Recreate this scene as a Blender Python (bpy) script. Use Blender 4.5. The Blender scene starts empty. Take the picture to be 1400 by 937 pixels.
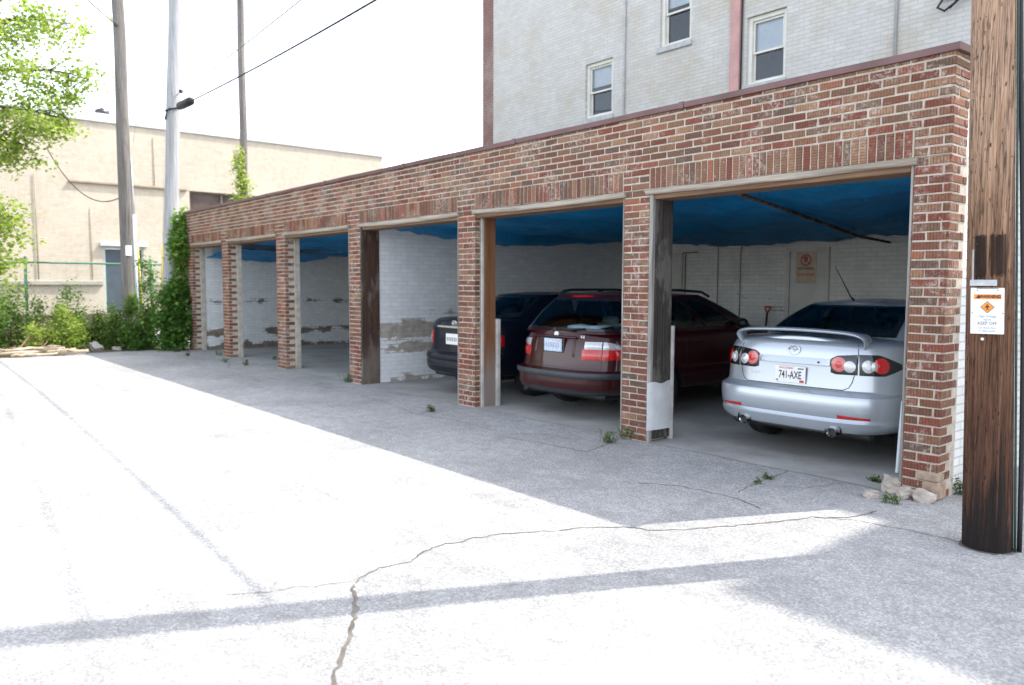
import bpy, bmesh, math, random
from mathutils import Vector, Matrix, noise as mnoise
random.seed(11)
S = bpy.context.scene
COL = S.collection
PI = math.pi
V = Vector

# ------------------------------------------------------------------ mesh builder
class MB:
    def __init__(s):
        s.v = []; s.f = []; s.m = []; s.r = []; s.s = []
    def poly(s, pts, m=0, r=0.5, sm=False):
        i = len(s.v); s.v += [tuple(p) for p in pts]
        s.f.append(tuple(range(i, i+len(pts)))); s.m.append(m); s.r.append(r); s.s.append(sm)
    def face(s, idx, m=0, r=0.5, sm=False):
        s.f.append(tuple(idx)); s.m.append(m); s.r.append(r); s.s.append(sm)
    def grid(s, P, m=0, r=0.5, sm=True, cu=False, cv=False, skip=None, flip=False):
        i0 = len(s.v); nu = len(P); nv = len(P[0])
        for row in P: s.v += [tuple(p) for p in row]
        for i in range(nu if cu else nu-1):
            for j in range(nv if cv else nv-1):
                if skip and skip(i, j): continue
                a = i0+i*nv+j; b = i0+i*nv+(j+1) % nv
                c = i0+((i+1) % nu)*nv+(j+1) % nv; d = i0+((i+1) % nu)*nv+j
                s.face((d, c, b, a) if flip else (a, b, c, d), m, r, sm)
    def box(s, x0, x1, y0, y1, z0, z1, m=0, r=0.5, b=0.0):
        if b <= 0:
            c = [(x0,y0,z0),(x1,y0,z0),(x1,y1,z0),(x0,y1,z0),(x0,y0,z1),(x1,y0,z1),(x1,y1,z1),(x0,y1,z1)]
            i = len(s.v); s.v += c
            for f in ((3,2,1,0),(4,5,6,7),(0,1,5,4),(1,2,6,5),(2,3,7,6),(3,0,4,7)):
                s.face([i+k for k in f], m, r)
            return
        bm = bmesh.new(); bmesh.ops.create_cube(bm, size=1)
        for v in bm.verts:
            v.co = V(((x0+x1)/2+v.co.x*(x1-x0), (y0+y1)/2+v.co.y*(y1-y0), (z0+z1)/2+v.co.z*(z1-z0)))
        bmesh.ops.bevel(bm, geom=bm.edges[:], offset=b, segments=1, affect='EDGES')
        s.add_bm(bm, m, r)
    def add_bm(s, bm, m=0, r=0.5, sm=False):
        i = len(s.v); bm.verts.index_update()
        s.v += [tuple(v.co) for v in bm.verts]
        for f in bm.faces: s.face([i+v.index for v in f.verts], m, r, sm)
        bm.free()
    def mark(s): return len(s.v)
    def xf(s, M, since=0):
        for i in range(since, len(s.v)): s.v[i] = tuple(M @ V(s.v[i]))
    def tube(s, pts, rad, n=10, m=0, r=0.5, caps=True, sm=True, jit=0.0, ell=None):
        pts = [V(p) for p in pts]
        if not hasattr(rad, '__len__'): rad = [rad]*len(pts)
        rows = []; ref = None
        for i, p in enumerate(pts):
            t = (pts[min(i+1, len(pts)-1)]-pts[max(i-1, 0)]).normalized()
            if ref is None:
                ref = V((0,0,1)) if abs(t.z) < .9 else V((1,0,0))
            a = (ref - t*ref.dot(t)).normalized(); bb = t.cross(a); ref = a
            row = []
            for k in range(n):
                th = 2*PI*k/n; rr = rad[i]*(1+jit*(random.random()-.5))
                ea, eb = ell if ell else (1, 1)
                row.append(p + a*math.cos(th)*rr*ea + bb*math.sin(th)*rr*eb)
            rows.append(row)
        i0 = len(s.v)
        s.grid(rows, m, r, sm, cv=True)
        if caps:
            s.face([i0+k for k in range(n)][::-1], m, r)
            s.face([i0+(len(rows)-1)*n+k for k in range(n)], m, r)
    def lathe(s, prof, axis='z', c=(0,0,0), n=24, m=0, r=0.5, sm=True):
        rows = []
        for (h, q) in prof:
            row = []
            for k in range(n):
                th = 2*PI*k/n; a, b = q*math.cos(th), q*math.sin(th)
                row.append({'z': (c[0]+a, c[1]+b, c[2]+h), 'x': (c[0]+h, c[1]+a, c[2]+b), 'y': (c[0]-a, c[1]+h, c[2]+b)}[axis])
            rows.append(row)
        s.grid(rows, m, r, sm, cv=True)
    def build(s, name, mats, parent=None, loc=None, weld=False):
        org = origin(parent) if parent else (V(loc) if loc is not None else V((0,0,0)))
        me = bpy.data.meshes.new(name)
        me.from_pydata([tuple(V(v)-org) for v in s.v], [], s.f)
        if not isinstance(mats, (list, tuple)): mats = [mats]
        for m in mats: me.materials.append(m)
        me.polygons.foreach_set('material_index', s.m)
        me.polygons.foreach_set('use_smooth', s.s)
        at = me.attributes.new('rnd', 'FLOAT', 'FACE'); at.data.foreach_set('value', s.r)
        me.update()
        if weld:
            bm = bmesh.new(); bm.from_mesh(me); bmesh.ops.remove_doubles(bm, verts=bm.verts[:], dist=1e-4)
            bmesh.ops.recalc_face_normals(bm, faces=bm.faces[:]); bm.to_mesh(me); bm.free()
        o = bpy.data.objects.new(name, me); COL.objects.link(o)
        if parent: o.parent = parent
        elif loc is not None: o.location = org
        return o

def origin(o):
    p = V((0,0,0))
    while o is not None:
        p += V(o.location); o = o.parent
    return p
def tag(o, label, cat, group=None):
    o['label'] = label; o['category'] = cat
    if group: o['group'] = group
    return o
def thing(name, label, cat, loc=(0,0,0), group=None):
    o = bpy.data.objects.new(name, None); COL.objects.link(o); o.location = loc
    o.empty_display_size = .2
    return tag(o, label, cat, group)
def struct(o, kind='structure'):
    o['kind'] = kind; return o

def text_mb(txt, size, mat, frame, align='CENTER', ext=0.0008, name='lettering', parent=None, bold=0.0, sx=1.0):
    """letters as mesh; frame = (origin, right, up) in world space"""
    cu = bpy.data.curves.new('t', 'FONT'); cu.body = txt; cu.size = size; cu.align_x = align; cu.align_y = 'CENTER'
    cu.offset = bold; cu.resolution_u = 3
    ob = bpy.data.objects.new('t', cu); COL.objects.link(ob)
    dg = bpy.context.evaluated_depsgraph_get()
    me = bpy.data.meshes.new_from_object(ob.evaluated_get(dg))
    mb = MB(); o, rt, up = [V(q) for q in frame]
    for v in me.vertices: mb.v.append(tuple(o + rt*v.co.x*sx + up*v.co.y))
    for p in me.polygons: mb.face(list(p.vertices), 0, .5)
    bpy.data.objects.remove(ob); bpy.data.curves.remove(cu); bpy.data.meshes.remove(me)
    return mb if parent is None else mb.build(name, mat, parent)

# ------------------------------------------------------------------ materials
class NT:
    def __init__(s, name):
        s.mat = bpy.data.materials.new(name); s.mat.use_nodes = True; s.t = s.mat.node_tree
        s.b = s.t.nodes['Principled BSDF']; s.out = s.t.nodes['Material Output']
    def n(s, typ, ins=None, **kw):
        nd = s.t.nodes.new(typ)
        for k, v in kw.items(): setattr(nd, k, v)
        for k, v in (ins or {}).items():
            if hasattr(v, 'is_output') or isinstance(v, bpy.types.NodeSocket): s.t.links.new(v, nd.inputs[k])
            else: nd.inputs[k].default_value = v
        return nd
    def set(s, **kw):
        for k, v in kw.items():
            k = k.replace('_', ' ')
            if isinstance(v, bpy.types.NodeSocket): s.t.links.new(v, s.b.inputs[k])
            else: s.b.inputs[k].default_value = v
    def math(s, op, a, b=0.0, clamp=False):
        nd = s.n('ShaderNodeMath', {0: a, 1: b}, operation=op); nd.use_clamp = clamp; return nd.outputs[0]
    def mix(s, f, a, b, typ='MIX'):
        nd = s.t.nodes.new('ShaderNodeMix'); nd.data_type = 'RGBA'; nd.blend_type = typ
        for sk, v in ((nd.inputs[0], f), (nd.inputs[6], a), (nd.inputs[7], b)):
            if isinstance(v, bpy.types.NodeSocket): s.t.links.new(v, sk)
            else: sk.default_value = v if not isinstance(v, tuple) or len(v) == 4 else (*v, 1)
        return nd.outputs[2]
    def ramp(s, f, stops, interp='LINEAR'):
        nd = s.n('ShaderNodeValToRGB', {0: f}); cr = nd.color_ramp; cr.interpolation = interp
        while len(cr.elements) < len(stops): cr.elements.new(.5)
        for e, (p, c) in zip(cr.elements, stops):
            e.position = p; e.color = (*c, 1) if hasattr(c, '__len__') else (c, c, c, 1)
        return nd.outputs[0]
    def noise(s, vec, scale, detail=4, rough=.55, dist=0.0):
        return s.n('ShaderNodeTexNoise', {'Vector': vec, 'Scale': scale, 'Detail': detail, 'Roughness': rough, 'Distortion': dist}).outputs['Fac']
    def pos(s): return s.n('ShaderNodeNewGeometry').outputs['Position']
    def obj(s): return s.n('ShaderNodeTexCoord').outputs['Object']
    def sep(s, v): return s.n('ShaderNodeSeparateXYZ', {0: v}).outputs
    def com(s, x, y, z): return s.n('ShaderNodeCombineXYZ', {0: x, 1: y, 2: z}).outputs[0]
    def attr(s, name='rnd'): return s.n('ShaderNodeAttribute', attribute_name=name).outputs['Fac']
    def bump(s, h, strength=.5, dist=.01, nrm=None):
        d = {'Height': h, 'Strength': strength, 'Distance': dist}
        if nrm is not None: d['Normal'] = nrm
        return s.n('ShaderNodeBump', d).outputs[0]
    def smooth(s, v, a, b):
        return s.n('ShaderNodeMapRange', {0: v, 1: a, 2: b, 3: 0.0, 4: 1.0}, interpolation_type='SMOOTHSTEP').outputs[0]

def simple(name, base, rough=.6, metal=0.0, var=.15, nscale=8, bscale=0, bstr=.2, coat=0.0, spec=.5, bdist=.005):
    t = NT(name); o = t.obj()
    n = t.noise(o, nscale, 5)
    c = t.mix(t.smooth(n, .3, .7), tuple(x*(1-var) for x in base), tuple(min(1, x*(1+var)) for x in base))
    t.set(Base_Color=c, Roughness=rough, Metallic=metal, Coat_Weight=coat, Coat_Roughness=.06, Specular_IOR_Level=spec)
    if bscale: t.set(Normal=t.bump(t.noise(o, bscale, 4), bstr, bdist))
    return t.mat

def mat_face_brick(name, soldier=False):
    t = NT(name); p = t.pos(); x, y, z = t.sep(p)
    r = t.attr()
    cols = [(0.1959, 0.0653, 0.0435), (0.2271, 0.1169, 0.072), (0.2716, 0.1437, 0.088), (0.1603, 0.0778, 0.0515), (0.3116, 0.1303, 0.0791), (0.3205, 0.1837, 0.1094), (0.2271, 0.0742, 0.0488), (0.236, 0.1276, 0.0791), (0.1959, 0.1241, 0.0845), (0.2716, 0.0991, 0.0631), (0.1425, 0.0902, 0.0667), (0.2938, 0.157, 0.0934), (0.2181, 0.0974, 0.0613), (0.1692, 0.0635, 0.0453), (0.2493, 0.1303, 0.0845), (0.2003, 0.0867, 0.056), (0.1825, 0.1018, 0.0667)]
    c = t.ramp(r, [(i/len(cols), cc) for i, cc in enumerate(cols)], 'CONSTANT')
    # wire-cut ribs
    rib = z if soldier else t.math('ADD', x, y)
    nn = t.noise(p, 60, 3)
    w = t.math('SINE', t.math('ADD', t.math('MULTIPLY', rib, 2*PI/.0225), t.math('MULTIPLY', nn, 2.5)))
    g = t.smooth(w, .35, .95)
    fine = t.noise(p, 45, 5, .65)
    c = t.mix(t.math('MULTIPLY', g, .80), c, t.mix(.62, c, (.045,.030,.025)), 'MIX')
    c = t.mix(.55, c, t.ramp(fine, [(.25, .55), (.75, 1.35)]), 'MULTIPLY')
    # lime bloom
    big = t.noise(p, 2.3, 6, .7)
    bl = t.math('MULTIPLY', t.smooth(big, .47, .63), t.smooth(t.noise(p, 30, 6, .75), .46, .60))
    bl = t.math('MAXIMUM', bl, t.smooth(t.noise(p, 26, 6, .72), .62, .67))
    c = t.mix(t.math('MULTIPLY', bl, .72), c, (.52,.46,.40))
    c = t.mix(t.math('MULTIPLY', t.smooth(t.noise(p, .9, 4), .5, .75), .35), c, (.09,.07,.06))
    t.set(Base_Color=c, Roughness=.88, Specular_IOR_Level=.25)
    h = t.math('SUBTRACT', t.math('MULTIPLY', fine, .5), t.math('MULTIPLY', g, .8))
    t.set(Normal=t.bump(h, .55, .004))
    return t.mat

def mat_mortar():
    t = NT('mortar'); p = t.pos()
    n = t.noise(p, 14, 6, .7); f = t.noise(p, 90, 3)
    c = t.ramp(n, [(.25, (.33,.27,.215)), (.5, (.49,.425,.355)), (.72, (.60,.55,.48))])
    t.set(Base_Color=c, Roughness=.95, Normal=t.bump(t.math('ADD', n, t.math('MULTIPLY', f, .4)), .8, .006), Specular_IOR_Level=.2)
    return t.mat

def mat_paint_brick(name, axis, paint=(.72,.72,.70), mort=.82, bed=(.28,.24,.20), bands=(), base_peel=.0, stain=None, stain_amt=.4, bw=.2132, rh=.0677, bump=.5, msize=.0065, tint_noise=.12):
    """painted brickwork on a wall lying along x or y; bands = (z0, z1, strength) where paint has flaked off"""
    t = NT(name); p = t.pos(); x, y, z = t.sep(p)
    u = x if axis == 'x' else y
    br = t.n('ShaderNodeTexBrick', {'Vector': t.com(u, z, 0.0), 'Color1': (1,1,1,1), 'Color2': (.90,.90,.90,1), 'Mortar': (mort, mort, mort, 1),
             'Scale': 1.0, 'Mortar Size': msize, 'Mortar Smooth': .35, 'Bias': 0.0, 'Brick Width': bw, 'Row Height': rh})
    wide = t.noise(p, .8, 5, .6); mid = t.noise(p, 6, 5, .65)
    c = t.mix(1.0, paint, br.outputs['Color'], 'MULTIPLY')
    c = t.mix(.8, c, t.ramp(mid, [(.25, 1-tint_noise), (.75, 1+tint_noise*.6)]), 'MULTIPLY')
    if stain: c = t.mix(t.math('MULTIPLY', t.smooth(wide, .45, .7), stain_amt), c, t.mix(1.0, stain, br.outputs['Color'], 'MULTIPLY'))
    mask = None
    for (z0, z1, k) in bands:
        bnd = t.math('MULTIPLY', t.smooth(z, z0-.20, z0+.16), t.math('SUBTRACT', 1.0, t.smooth(z, z1-.16, z1+.20)))
        nz = t.noise(t.com(t.math('MULTIPLY', u, .75), t.math('MULTIPLY', z, 1.35), z0*7.0), 2.3, 10, .62, .3)
        nz = t.math('ADD', t.math('MULTIPLY', nz, .82), t.math('MULTIPLY', br.outputs['Fac'], .06))
        mk = t.smooth(t.math('ADD', nz, t.math('MULTIPLY', t.math('SUBTRACT', bnd, 1.0), .36)), .50-k, .52-k)
        mk = t.math('MULTIPLY', mk, t.smooth(bnd, .05, .3))
        mask = mk if mask is None else t.math('MAXIMUM', mask, mk)
    if base_peel:
        mk = t.smooth(t.noise(p, 5.5, 8, .7), .72-base_peel, .75-base_peel)
        mask = mk if mask is None else t.math('MAXIMUM', mask, mk)
    h = t.math('SUBTRACT', t.math('MULTIPLY', mid, .35), t.math('MULTIPLY', br.outputs['Fac'], 1.0))
    if mask is not None:
        raw = t.mix(1.0, t.mix(t.smooth(mid, .35, .7), bed, tuple(k*1.5 for k in bed)), br.outputs['Color'], 'MULTIPLY')
        c = t.mix(mask, c, raw)
        h = t.math('SUBTRACT', h, t.math('MULTIPLY', mask, .35))
    t.set(Base_Color=c, Roughness=.8, Specular_IOR_Level=.3, Normal=t.bump(h, bump, .006))
    return t.mat

def mat_wood(name, dark, light, axis=2, scale=1.0, rough=.85, spots=0.0, z_dark=None, patch=None, ramp_pts=(.3,.7)):
    t = NT(name); p = t.pos(); x, y, z = t.sep(p)
    cs = [x, y, z]; k = [24.0*scale]*3; k[axis] = 1.1*scale
    gv = t.com(*[t.math('MULTIPLY', cs[i], k[i]) for i in range(3)])
    g = t.noise(gv, 1.0, 8, .68, .6)
    g2 = t.noise(t.com(*[t.math('MULTIPLY', cs[i], k[i]*3.2) for i in range(3)]), 1.0, 4, .6)
    c = t.ramp(g, [(ramp_pts[0], dark), (ramp_pts[1], light)])
    c = t.mix(.6, c, t.ramp(g2, [(.3, .55), (.65, 1.2)]), 'MULTIPLY')
    if patch: c = t.mix(t.smooth(t.noise(t.com(x, y, t.math('MULTIPLY', z, .35)), 4.5, 5, .65), .50, .62), c, t.mix(.75, c, patch))
    if z_dark:
        zz = t.math('ADD', z, t.math('MULTIPLY', t.math('SUBTRACT', g, .5), 1.5))
        c = t.mix(t.math('MULTIPLY', t.math('SUBTRACT', 1.0, t.smooth(zz, z_dark[0], z_dark[1])), z_dark[2]), c, t.mix(.75, c, z_dark[3]))
    hgt = t.math('ADD', g, t.math('MULTIPLY', g2, .5))
    if spots:
        vo = t.n('ShaderNodeTexVoronoi', {'Vector': t.com(t.math('MULTIPLY', x, 26), t.math('MULTIPLY', y, 26), t.math('MULTIPLY', z, 11)), 'Scale': 1.0})
        sp = t.math('MULTIPLY', t.math('SUBTRACT', 1.0, t.smooth(vo.outputs['Distance'], .10, .22)), t.smooth(t.noise(p, 7, 3), .42, .58))
        c = t.mix(t.math('MULTIPLY', sp, spots), c, (.03,.018,.012)); hgt = t.math('SUBTRACT', hgt, sp)
    t.set(Base_Color=c, Roughness=rough, Specular_IOR_Level=.25, Normal=t.bump(hgt, .6, .006))
    return t.mat

def mat_leaf(name, stops, tr=.45):
    t = NT(name); c = t.ramp(t.attr(), stops)
    t.set(Base_Color=c, Roughness=.55, Specular_IOR_Level=.35)
    tl = t.n('ShaderNodeBsdfTranslucent', {'Color': t.mix(1.0, c, (1.12,1.15,.72), 'MULTIPLY')})
    ms = t.n('ShaderNodeMixShader', {0: tr, 1: t.b.outputs[0], 2: tl.outputs[0]})
    t.t.links.new(ms.outputs[0], t.out.inputs[0]); return t.mat

def mat_glass(name, tint=(.30,.36,.36), trans=.55, rough=.03):
    t = NT(name)
    tb = t.n('ShaderNodeBsdfTransparent', {'Color': (*tint, 1)})
    gl = t.n('ShaderNodeBsdfGlossy', {'Color': (.9,.95,1,1), 'Roughness': rough})
    fr = t.n('ShaderNodeFresnel', {'IOR': 1.5})
    ms = t.n('ShaderNodeMixShader', {0: t.math('ADD', fr.outputs[0], .015, True), 1: tb.outputs[0], 2: gl.outputs[0]})
    t.t.links.new(ms.outputs[0], t.out.inputs[0]); return t.mat

def mat_asphalt():
    t = NT('worn_asphalt'); p = t.pos()
    vo = t.n('ShaderNodeTexVoronoi', {'Vector': p, 'Scale': 95.0, 'Randomness': 1.0})
    cell = t.sep(vo.outputs['Color'])[0]
    fine = t.noise(p, 160, 3, .7); mid = t.noise(p, 7, 6, .65); big = t.noise(p, .55, 6, .6)
    c = t.ramp(cell, [(.0, (.265,.264,.262)), (.35, (.325,.323,.32)), (.7, (.375,.373,.368)), (.93, (.47,.465,.46))])
    c = t.mix(.75, c, t.ramp(fine, [(.25, .74), (.75, 1.2)]), 'MULTIPLY')
    c = t.mix(.7, c, t.ramp(mid, [(.3, .80), (.7, 1.14)]), 'MULTIPLY')
    st = t.smooth(t.noise(p, 1.3, 8, .72, .5), .50, .70)
    c = t.mix(t.math('MULTIPLY', st, .34), c, (.17,.163,.155))
    x, y, z = t.sep(p)
    tr = t.noise(t.com(t.math('ADD', t.math('MULTIPLY', x, .25), t.math('MULTIPLY', y, .06)), t.math('MULTIPLY', y, 2.4), 0.0), 1.0, 5, .55)
    c = t.mix(t.math('MULTIPLY', t.smooth(tr, .54, .68), .16), c, (.15,.145,.14))
    c = t.mix(.9, c, t.ramp(big, [(.3, .76), (.7, 1.16)]), 'MULTIPLY')
    h = t.math('ADD', t.math('MULTIPLY', vo.outputs['Distance'], -.7), t.math('MULTIPLY', fine, .6))
    t.set(Base_Color=c, Roughness=.93, Specular_IOR_Level=.25, Normal=t.bump(h, .75, .006))
    return t.mat

def mat_concrete(name, a, b, rough=.8, sc=1.0):
    t = NT(name); p = t.pos()
    n = t.noise(p, 1.6*sc, 7, .65); f = t.noise(p, 70, 4, .6)
    c = t.ramp(n, [(.3, a), (.7, b)])
    c = t.mix(.5, c, t.ramp(f, [(.3, .78), (.7, 1.15)]), 'MULTIPLY')
    t.set(Base_Color=c, Roughness=rough, Normal=t.bump(f, .25, .003), Specular_IOR_Level=.35); return t.mat

def carpaint(name, base, metal=.0, rough=.35, coat=1.0, spec=.5):
    t = NT(name)
    fl = t.noise(t.obj(), 900, 2)
    c = t.mix(t.math('MULTIPLY', fl, .3), base, tuple(min(1, k*1.35) for k in base))
    t.set(Base_Color=c, Metallic=metal, Roughness=rough, Coat_Weight=coat, Coat_Roughness=.04, Specular_IOR_Level=spec); return t.mat

MT = {}
MT['brick'] = mat_face_brick('wire_cut_brick'); MT['soldier'] = mat_face_brick('soldier_brick', True); MT['mortar'] = mat_mortar()
MT['coping'] = simple('maroon_metal', (.15,.085,.085), .45, .3, .15, 3)
MT['grey_wood'] = mat_wood('weathered_grey_wood', (.22,.185,.15), (.50,.44,.365), 0)
MT['grey_post'] = mat_wood('weathered_grey_post', (.14,.13,.12), (.42,.40,.37), 2)
MT['dark_wood'] = mat_wood('tarred_dark_wood', (.018,.016,.015), (.10,.085,.075), 2, patch=(.17,.155,.14))
MT['brown_soffit'] = mat_wood('brown_soffit_board', (.14,.08,.05), (.30,.19,.12), 0)
MT['brown_wood'] = mat_wood('reddish_brown_board', (.17,.075,.035), (.30,.145,.07), 2, scale=.7, z_dark=(.25,.8,.95,(.28,.26,.24)))
MT['umber_wood'] = mat_wood('dark_brown_board', (.022,.013,.010), (.12,.068,.048), 2, patch=(.17,.13,.11), z_dark=(.1,.75,.8,(.2,.16,.13)))
MT['beige_trim'] = simple('beige_mortared_trim', (.46,.42,.36), .85, 0, .2, 9, 30, .4)
MT['white_trim'] = simple('flaking_white_paint', (.50,.48,.45), .75, 0, .22, 6, 40, .4)
MT['grey_sheet'] = simple('dull_white_sheet', (.60,.61,.62), .5, .0, .1, 6, 12, .3)
MT['ceiling'] = simple('ceiling_boards', (.10,.085,.07), .9, 0, .3, 3)
MT['roofing'] = simple('tar_roofing', (.05,.05,.05), .95, 0, .3, 3)
MT['in_x'] = mat_paint_brick('painted_back_wall', 'x', (.86,.845,.79), .80, (.25,.2,.16), bands=((1.0,1.5,-.03),), stain=(.47,.45,.39), stain_amt=.4)
MT['in_y'] = mat_paint_brick('painted_partition', 'y', (.82,.83,.84), .84, (.35,.315,.27), bands=((.70,1.0,.235),(-.4,.10,.17),(1.02,1.18,.09),(.40,.64,.10)))
MT['end_y'] = mat_paint_brick('painted_end_wall', 'y', (.80,.81,.81), .84, (.19,.155,.13), bands=((1.04,1.26,.09),(.28,.52,.14),(-.4,.16,.21)))
MT['side_y'] = mat_paint_brick('painted_side_wall', 'y', (.80,.79,.75), .72, (.4,.3,.22), base_peel=.06, stain=(.6,.57,.5), stain_amt=.3, bump=.8)
MT['tall_x'] = mat_paint_brick('cream_painted_brick', 'x', (.565,.555,.53), .80, (.42,.39,.34), base_peel=.045, stain=(.50,.46,.385), stain_amt=.85, bump=.6)
MT['tall_y'] = mat_paint_brick('red_end_brick', 'y', (.20,.10,.085), 1.3, (.2,.1,.08), base_peel=.0)
MT['quoin'] = mat_paint_brick('red_corner_brick', 'x', (.20,.11,.10), 1.5, (.2,.1,.08), stain=(.30,.24,.21), stain_amt=.9, bw=.15)
MT['tan_y'] = mat_paint_brick('tan_roman_brick', 'y', (.54,.475,.38), .80, (.4,.3,.2), stain=(.60,.525,.42), stain_amt=.7, bw=.30, rh=.055, msize=.007, tint_noise=.2)
MT['tan_x'] = mat_paint_brick('tan_roman_brick_return', 'x', (.50,.42,.31), .78, (.4,.3,.2), bw=.30, rh=.055)
MT['coping_white'] = simple('white_metal_coping', (.56,.60,.64), .4, .0, .05, 3)
MT['asphalt'] = mat_asphalt()
MT['slab'] = mat_concrete('garage_slab', (.25,.245,.235), (.42,.415,.40))
MT['crackfill'] = mat_concrete('crack_filler', (.07,.06,.052), (.22,.195,.17), .95, 4)
MT['soil'] = mat_concrete('leaf_litter_soil', (.05,.036,.025), (.16,.12,.085), .95, 3)
MT['concrete'] = mat_concrete('old_concrete', (.34,.33,.31), (.50,.48,.45), .9, 2)
MT['stone'] = simple('pale_rubble_stone', (.44,.385,.335), .9, 0, .25, 9, 30, .6, bdist=.01)
MT['silver'] = carpaint('silver_metallic', (.44,.48,.53), .55, .32)
MT['burgundy'] = carpaint('burgundy_paint', (.036,.0035,.005), .1, .35, .7, .2)
MT['navy'] = carpaint('navy_paint', (.0045,.007,.016), .0, .4, .35, .15)
MT['tyre'] = simple('tyre_rubber', (.016,.016,.017), .85, 0, .2, 20)
MT['rim'] = simple('alloy_rim', (.45,.46,.47), .3, .9, .1, 20)
MT['black'] = simple('black_plastic', (.012,.012,.013), .45, 0, .2, 20)
MT['gloss_black'] = simple('gloss_black', (.010,.011,.012), .12, 0, .1, 20, coat=.6)
MT['grey_rubber'] = simple('bumper_strip_rubber', (.035,.042,.05), .5, 0, .1, 20)
MT['chrome'] = simple('chrome', (.75,.76,.78), .15, 1.0, .05, 20)
MT['dark_metal'] = simple('dark_metal', (.09,.09,.09), .4, .9, .2, 20)
MT['cabin'] = simple('cabin_fabric', (.17,.17,.165), .9, 0, .2, 30)
MT['glass_silver'] = mat_glass('sedan_glass', (.86,.93,.92))
MT['glass_dark'] = mat_glass('dark_glass', (.80,.90,.89))
MT['red_lens'] = simple('red_lens', (.50,.008,.010), .12, 0, .15, 60, coat=1.0)
MT['pink_lens'] = simple('pale_red_lens', (.62,.13,.12), .12, 0, .15, 60, coat=1.0)
MT['clear_lens'] = simple('clear_lens', (.52,.53,.55), .1, .3, .12, 60, coat=1.0)
MT['plate'] = simple('plate_white', (.80,.80,.80), .45, 0, .03, 20)
MT['plate_blue'] = simple('plate_pale_blue', (.50,.60,.74), .45, 0, .22, 40)
MT['ink'] = simple('black_ink', (.02,.02,.022), .6, 0, .1, 20)
MT['grey_ink'] = simple('faded_grey_ink', (.22,.22,.24), .6, 0, .1, 20)
MT['red_ink'] = simple('red_ink', (.55,.06,.045), .6, 0, .15, 20)
MT['orange'] = simple('warning_orange', (.85,.27,.025), .5, 0, .08, 30)
MT['sign_white'] = simple('sign_white', (.82,.82,.83), .45, 0, .03, 10)
MT['sign_cream'] = simple('faded_sign_cream', (.62,.50,.36), .6, 0, .1, 10)
MT['galv'] = simple('galvanised_metal', (.42,.44,.46), .45, .6, .15, 20)
MT['door_cream'] = simple('cream_door_paint', (.68,.66,.60), .7, 0, .08, 3)
MT['door_blue'] = simple('slate_blue_door', (.06,.075,.10), .5, 0, .15, 4)
MT['frame_green'] = simple('pale_green_frame', (.42,.47,.43), .6, 0, .08, 6)
MT['frame_cream'] = simple('cream_window_frame', (.66,.65,.58), .55, 0, .06, 6)
MT['sill'] = simple('grey_stone_sill', (.42,.43,.43), .85, 0, .12, 10, 40, .3)
MT['blind'] = simple('white_window_blind', (.86,.90,.95), .8, 0, .05, 5)
MT['pane'] = mat_glass('window_pane', (.78,.82,.85), rough=.02)
MT['roomdark'] = simple('dark_room', (.03,.032,.035), .9, 0, .2, 4)
MT['pink_pipe'] = simple('faded_pink_pipe', (.47,.27,.25), .65, 0, .1, 4)
MT['conduit'] = simple('grey_conduit', (.33,.34,.35), .5, .3, .1, 8)
MT['cable'] = simple('black_cable', (.012,.012,.014), .6, 0, .1, 8)
MT['thin_wire'] = simple('grey_wire', (.20,.20,.21), .6, 0, .1, 8)
MT['dark_green'] = simple('dark_green_cable', (.02,.05,.04), .6, 0, .1, 8)
MT['green_metal'] = simple('green_coated_metal', (.05,.17,.11), .5, 0, .12, 12)
MT['yellow_guard'] = simple('yellow_guy_guard', (.62,.45,.06), .5, 0, .1, 8)
MT['far_pole'] = mat_wood('weathered_pole_wood', (.10,.09,.085), (.27,.245,.225), 2, scale=.6, spots=.6)
MT['pale_pole'] = mat_wood('silvered_pole_wood', (.30,.30,.31), (.47,.47,.48), 2, scale=.5)
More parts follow.
